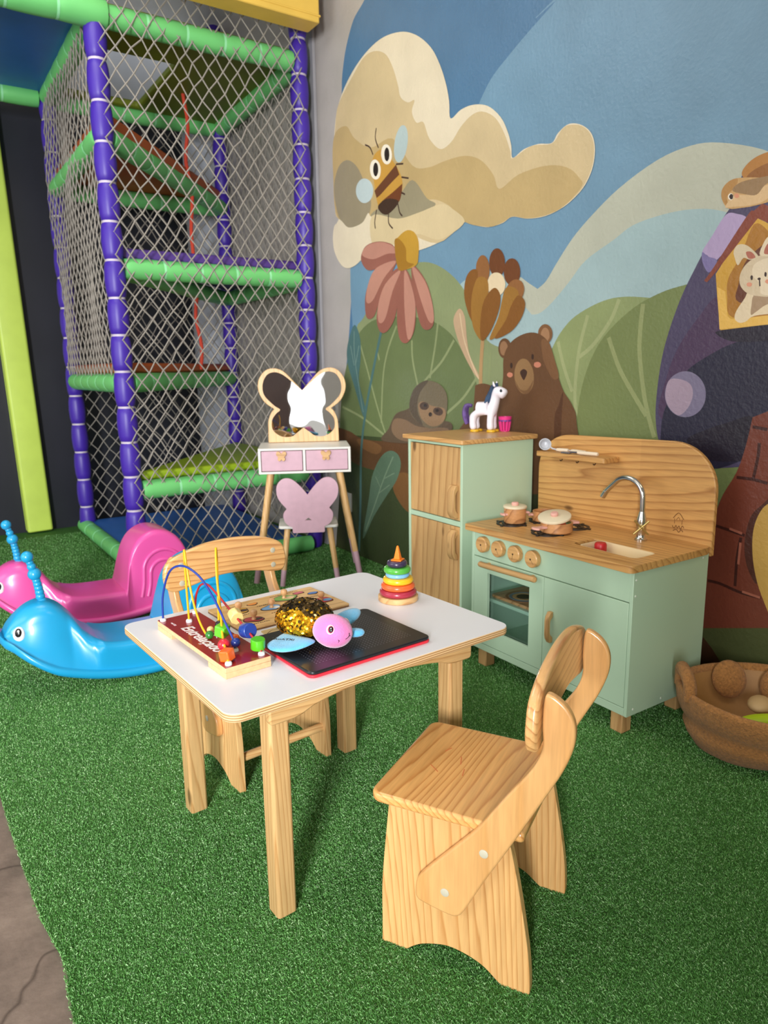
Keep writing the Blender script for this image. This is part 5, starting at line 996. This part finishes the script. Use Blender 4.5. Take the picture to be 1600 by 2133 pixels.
for i in range(nx_):
    for j in range(ny_):
        x = -PW/2+.036+(PW-.072)*i/(nx_-1); y = -PH/2+.036+(PH-.072)*j/(ny_-1); hd_.add([(x+.0015*cos(2*pi*q/8), y+.0015*sin(2*pi*q/8), .01415) for q in range(8)], [tuple(range(8))])
dt_ = hd_.build('dot_grid', paint('dot_grey', (128, 130, 138), .3, .4), dbd, smooth=False); dt_['kind'] = 'stuff'

# ------------------------------------------------------------------ peg puzzle
ux = Vector((.906-.595, 1.763-1.740, 0)).normalized()
pz = thing('peg_puzzle', 'wooden peg puzzle board with painted pieces behind the gold sequin turtle', 'puzzle', (.757, 1.6525, ZT), math.atan2(ux.y, ux.x))
PL, PD = .157, .1
MB().prism(rrect(-PL, PL, -PD, PD, .006), 0, .0034, 'XY').build('backing', wood('dark_ply', (150, 106, 64), (110, 74, 42), 'X', 20, .1, .5, False), pz)
pb = MB().prism(rrect(-PL, PL, -PD, PD, .006), .0035, .0078, 'XY').build('board', wood('puzzle_pine', (226, 184, 122), (196, 146, 86), 'X', 14, .1, .45, False), pz, bevel=.0008)
ink = paint('burnt_ink', (64, 40, 26), .6, vary=.1)
def blob(cx, cy, sx, sy, seed, k=9):
    rg_ = random.Random(seed); return cat_rom([(cx+sx*(.72+.38*rg_.random())*cos(2*pi*i/k), cy+sy*(.72+.38*rg_.random())*sin(2*pi*i/k)) for i in range(k)], 4)
def patch(pts, z, mat, name, parent): return MB().prism(pts, z, z+.0011, 'XY').build(name, mat, parent)
pieces = [((-.100, .034), (.030, .020), (214, 160, 52), 1), ((.045, .052), (.034, .022), (126, 172, 84), 2), ((.112, -.030), (.034, .024), (196, 44, 52), 3), ((-.098, -.046), (.026, .018), (176, 60, 66), 4), ((-.020, .004), (.026, .018), (110, 160, 206), 5), ((.005, -.062), (.032, .02), (196, 150, 96), 6)]
for (cx, cy), (sx, sy), col, sd in pieces:
    patch(blob(cx, cy, sx+.003, sy+.003, sd), .0079, ink, 'cutout_line', pb)
    pcx = patch(blob(cx, cy, sx, sy, sd), .0082, paint('piece_%d_%d_%d' % col, col, .5, vary=.15, vscale=60), 'puzzle_piece', pz)
    patch(blob(cx+sx*.4, cy-sy*.25, sx*.42, sy*.5, sd+20), .0086, paint('piece_dark_%d' % sd, ((58, 44, 50), (232, 196, 150), (92, 150, 196), (60, 46, 40), (240, 236, 226), (120, 84, 50))[sd-1], .5), 'painted_detail', pcx)
    MB().lathe([(.0065, .009), (.0045, .013), (.0045, .016), (.0085, .021), (.0095, .026), (.0085, .031), (.004, .034)], (cx, cy, 0), 20).build('peg', wood('peg_pine', (214, 166, 116), (176, 124, 78), 'Z', 20, .1, .4, False), pcx)
for (cx, cy), col, sd in (((.098, .066), (206, 96, 110), 11), ((.130, .040), (70, 120, 190), 12), ((-.045, .062), (226, 140, 60), 13)):
    patch(blob(cx, cy, .018, .010, sd), .0079, ink, 'cutout_line', pb); patch(blob(cx, cy, .0155, .0075, sd), .0083, paint('inlay_%d' % sd, col, .5), 'painted_inlay', pb)
mk = MB(); rg_ = random.Random(5)
for cx, cy, n_ in ((-.115, .072, 8), (.02, .083, 8), (.075, .086, 6), (-.125, -.002, 9), (-.045, .035, 8), (.10, .012, 7), (-.04, -.035, 6), (-.12, -.078, 9), (.06, .012, 6)):
    for i in range(n_):
        x = cx+i*.0058; h_ = .0045; mk.box(x, x+.0014, cy, cy+h_, .0079, .0081); mk.box(x, x+.004, cy+rg_.choice((0, h_-.001, h_/2)), cy+rg_.choice((.001, h_)), .0079, .0081)
mk.build('burnt_marks', ink, pb, smooth=False)
cdm = MB().prism(rrect(-.055, .055, -.03, .03, .003), 0, .003, 'XY').build('drawing_card', paint('tan_card', (206, 176, 120), .6)); cdm.location = (.705, 1.50, ZT); cdm.rotation_euler = (0, 0, .05)
tag(cdm, 'small tan card with dark line drawing half under the sequin turtle', 'card')
lg = MB()
for pts in ([(-.05, .005), (-.03, .018), (-.01, .008), (-.02, -.008), (-.04, -.004)], [(-.045, -.01), (-.02, -.018), (.0, -.012)], [(-.02, .02), (.0, .022), (.02, .014)]):
    L, R = ribbon(pts, .0018); n_ = len(L); lg.add([(a_, b_, .0032) for a_, b_ in L+R], [(i, i+1, n_+i+1, n_+i) for i in range(n_-1)])
lg.build('line_drawing', ink, cdm, smooth=False)

# ------------------------------------------------------------------ sequin turtle
tu = thing('plush_turtle', 'plush turtle with gold sequin shell, pink head and blue flippers on the table', 'plush toy', (.712, 1.392, ZT+.012), radians(-82))
# local x towards the head
plush_b = paint('plush_blue', (96, 182, 226), .95, vary=.08, vscale=60, bscale=300, bstr=.5, bdist=.003, sheen=.6); plush_p = paint('plush_pink', (232, 124, 186), .95, vary=.07, vscale=50, bscale=300, bstr=.5, bdist=.003, sheen=.6)
SR = (.069, .064, .043); SC = Vector((-.014, -.004, .047))
MB().ball(SC, (SR[0]-.003, SR[1]-.003, SR[2]-.003), 24, 14).build('shell_lining', paint('dark_mesh', (44, 36, 28), .8), tu)
gold = paint('sequin_gold', (232, 172, 36), .22, .85, vary=.12, vscale=300); dark = paint('sequin_bronze', (92, 72, 40), .28, .85, vary=.3, vscale=300)
sq = MB(); rg_ = random.Random(11); NS = 1500
for i in range(NS):
    zf = 1-1.75*(i+.5)/NS; a = pi*(3-sqrt(5))*i; rr_ = sqrt(max(0, 1-zf*zf)); d = Vector((rr_*cos(a), rr_*sin(a), zf))
    q = SC+Vector((d.x*SR[0], d.y*SR[1], d.z*SR[2])); n_ = Vector((d.x/SR[0], d.y/SR[1], d.z/SR[2])).normalized()
    n_ = (n_+Vector((rg_.gauss(0, .34), rg_.gauss(0, .34), rg_.gauss(0, .34)))).normalized(); Mx = Matrix.Translation(q+n_*.001) @ n_.to_track_quat('Z', 'Y').to_matrix().to_4x4()
    side = d.y < .15+.18*sin(4*d.x) and d.z < .62+.15*sin(5*d.x) and d.z > -.5
    isg = (rg_.random() < (.93 if side else .1))
    sq.add([Mx @ Vector((.0036*cos(2*pi*k_/8), .0036*sin(2*pi*k_/8), 0)) for k_ in range(8)], [tuple(range(8))], 0 if isg else 1)
so_ = sq.build('sequins', [gold, dark], tu, smooth=False); so_['kind'] = 'stuff'
def egg(c, r, rot=(0, 0, 0), n=28, m=18): return MB().ball((0, 0, 0), r, n, m, M=Matrix.Translation(c) @ Euler(rot).to_matrix().to_4x4())
hc = Vector((.080, .004, .040)); HA = radians(17); HR = (.0475, .0385, .0365)
he = egg(hc, HR, (0, radians(4), HA)).build('head', plush_p, tu)
def on_head(v_, k_=1.):
    Rz = Matrix.Rotation(HA, 3, 'Z'); v_ = (Rz.transposed() @ Vector(v_)).normalized()
    p_ = Vector((v_.x*HR[0], v_.y*HR[1], v_.z*HR[2])); n_ = Vector((v_.x/HR[0], v_.y/HR[1], v_.z/HR[2])).normalized(); return hc+Rz @ p_*k_, Rz @ n_
for vv in ((.60, -.70, .46), (.14, .9, .42)):
    q, n_ = on_head(vv, .985); Mx = Matrix.Translation(q) @ n_.to_track_quat('Z', 'Y').to_matrix().to_4x4()
    e = MB().ball((0, 0, 0), (.0090, .0105, .003), 20, 8, M=Mx).build('eye', paint('eye_white', (238, 238, 238), .3), he)
    MB().ball((.0012, 0, .0016), (.0066, .0082, .0026), 18, 8, M=Mx).build('iris', paint('iris_pink', (196, 50, 96), .3), e)
    MB().ball((.002, 0, .0026), (.0052, .0068, .0024), 16, 8, M=Mx).build('pupil', paint('eye_black', (18, 18, 20), .25), e)
    MB().ball((.0025, .002, .0046), (.0014, .0016, .0008), 8, 6, M=Mx).build('glint', paint('eye_white', (238, 238, 238), .3), e)
st_ = paint('stitch_black', (40, 26, 36), .6, vary=0)
for seq in (((.86, .16, .12), (.93, .18, .02), (.93, .10, -.09), (.88, -.06, -.16)), ((.95, .26, -.06), (.94, .16, -.03)), ((.80, -.42, -.14), (.80, -.36, -.2), (.76, -.38, -.28))):
    MB().tube(cat_rom([tuple(on_head(s_, 1.008)[0]) for s_ in seq], 5, False), .0007, 6).build('mouth_stitch', st_, he)
def flipper(pts, z0, tilt, lab=None, th=.006):
    ol_ = cat_rom(pts, 5); cx = sum(q[0] for q in ol_)/len(ol_); cy = sum(q[1] for q in ol_)/len(ol_); mb = MB()
    rings = [[(cx+(x-cx)*s_, cy+(y-cy)*s_, z0+z_+tilt(x, y)) for x, y in ol_] for s_, z_ in ((.5, -th), (.85, -th*.8), (.97, -th*.35), (1, 0), (.97, th*.35), (.85, th*.8), (.5, th))]
    mb.loft(rings, 0, True); return mb.build('flipper', plush_b, tu, angle=80)
fl = flipper([(-.02, -.050), (.020, -.044), (.062, -.032), (.074, -.052), (.070, -.084), (.052, -.110), (.024, -.122), (-.004, -.113), (-.014, -.085)], .022, lambda x, y: -.006*max(0, (-.05-y)/.06))
text('AoATXI', 'stitched_name', .0135, st_, fl, Matrix.Translation((.020, -.084, .0268)) @ Matrix.Rotation(radians(40), 4, 'Z'))
flipper([(.02, .040), (.050, .034), (.062, .060), (.052, .100), (.028, .128), (.006, .118), (.002, .080)], .032, lambda x, y: .010*max(0, (y-.04)/.08), th=.008)
flipper([(.070, .028), (.086, .030), (.108, .052), (.110, .070), (.098, .076), (.080, .062)], .020, lambda x, y: .006, th=.008)
flipper([(-.07, .02), (-.09, .035), (-.095, .055), (-.075, .06), (-.06, .045)], .016, lambda x, y: 0)

# ------------------------------------------------------------------ stacking rings
sk_ = (1.058, 1.537)
rw = wood('ring_pine', (226, 182, 126), (186, 130, 78), 'X', 20, .1, .4, False)
stk = thing('stacking_rings', 'rainbow ring stacking tower on a round pine base on the table', 'stacking toy', (sk_[0], sk_[1], ZT))
MB().lathe([(.0525, 0), (.0545, .002), (.0545, .013), (.0525, .0155), (.008, .0155)], n=48).build('base', rw, stk)
MB().cyl((0, 0, .015), (0, 0, .108), .008).build('peg', rw, stk)
z = .0157
for nm, R_, H_, col, ox in (('ring', .0505, .0165, (170, 44, 66), 0), ('ring', .0462, .0165, (238, 102, 46), .0), ('ring', .0415, .0165, (246, 190, 30), .0005), ('ring', .0325, .0115, (132, 192, 236), -.001), ('ring', .0368, .0165, (84, 176, 64), -.002), ('ring', .0275, .0165, (58, 46, 74), -.002)):
    e_ = H_*.42
    MB().lathe([(R_-e_, 0)]+[(R_-e_+e_*cos(radians(a)), H_/2+(H_/2)*sin(radians(a))) for a in range(-80, 81, 16)]+[(R_-e_, H_), (.009, H_)], (ox*.83, -ox*.55, z), 44).build(nm, paint('ring_%d_%d_%d' % col, col, .32, vary=.03, coat=.3), stk); z += H_+.0002
cn = thing('traffic_cone', 'tiny orange toy traffic cone on top of the ring tower', 'toy cone', (sk_[0], sk_[1], ZT+z), radians(33))
oc = paint('cone_orange', (250, 128, 24), .35, vary=.02)
MB().box(-.0145, .0145, -.0145, .0145, 0, .0035).build('base', oc, cn, bevel=.001)
MB().lathe([(.0125, .0035), (.0042, .037), (.003, .0395), (.001, .0402)], n=4, M=Matrix.Rotation(pi/4, 4, 'Z')).build('cone', oc, cn, bevel=.0012)

# ------------------------------------------------------------------ things in the basket
o = MB().ball((0, 0, 0), (.085, .028, .020), 24, 12, M=Matrix.Rotation(radians(-35), 4, 'Z')).build('lime_toy', paint('lime_toy', (186, 214, 30), .4)); o.location = (1.975, .985, .13); tag(o, 'lime green toy lying inside the brown teddy basket', 'toy')
o = MB().ball((0, 0, 0), (.05, .035, .022), 20, 12, M=Matrix.Rotation(radians(20), 4, 'Z')).build('tan_toy', paint('tan_toy', (206, 172, 124), .5)); o.location = (2.05, 1.05, .135); tag(o, 'small tan toy behind the lime one inside the teddy basket', 'toy')
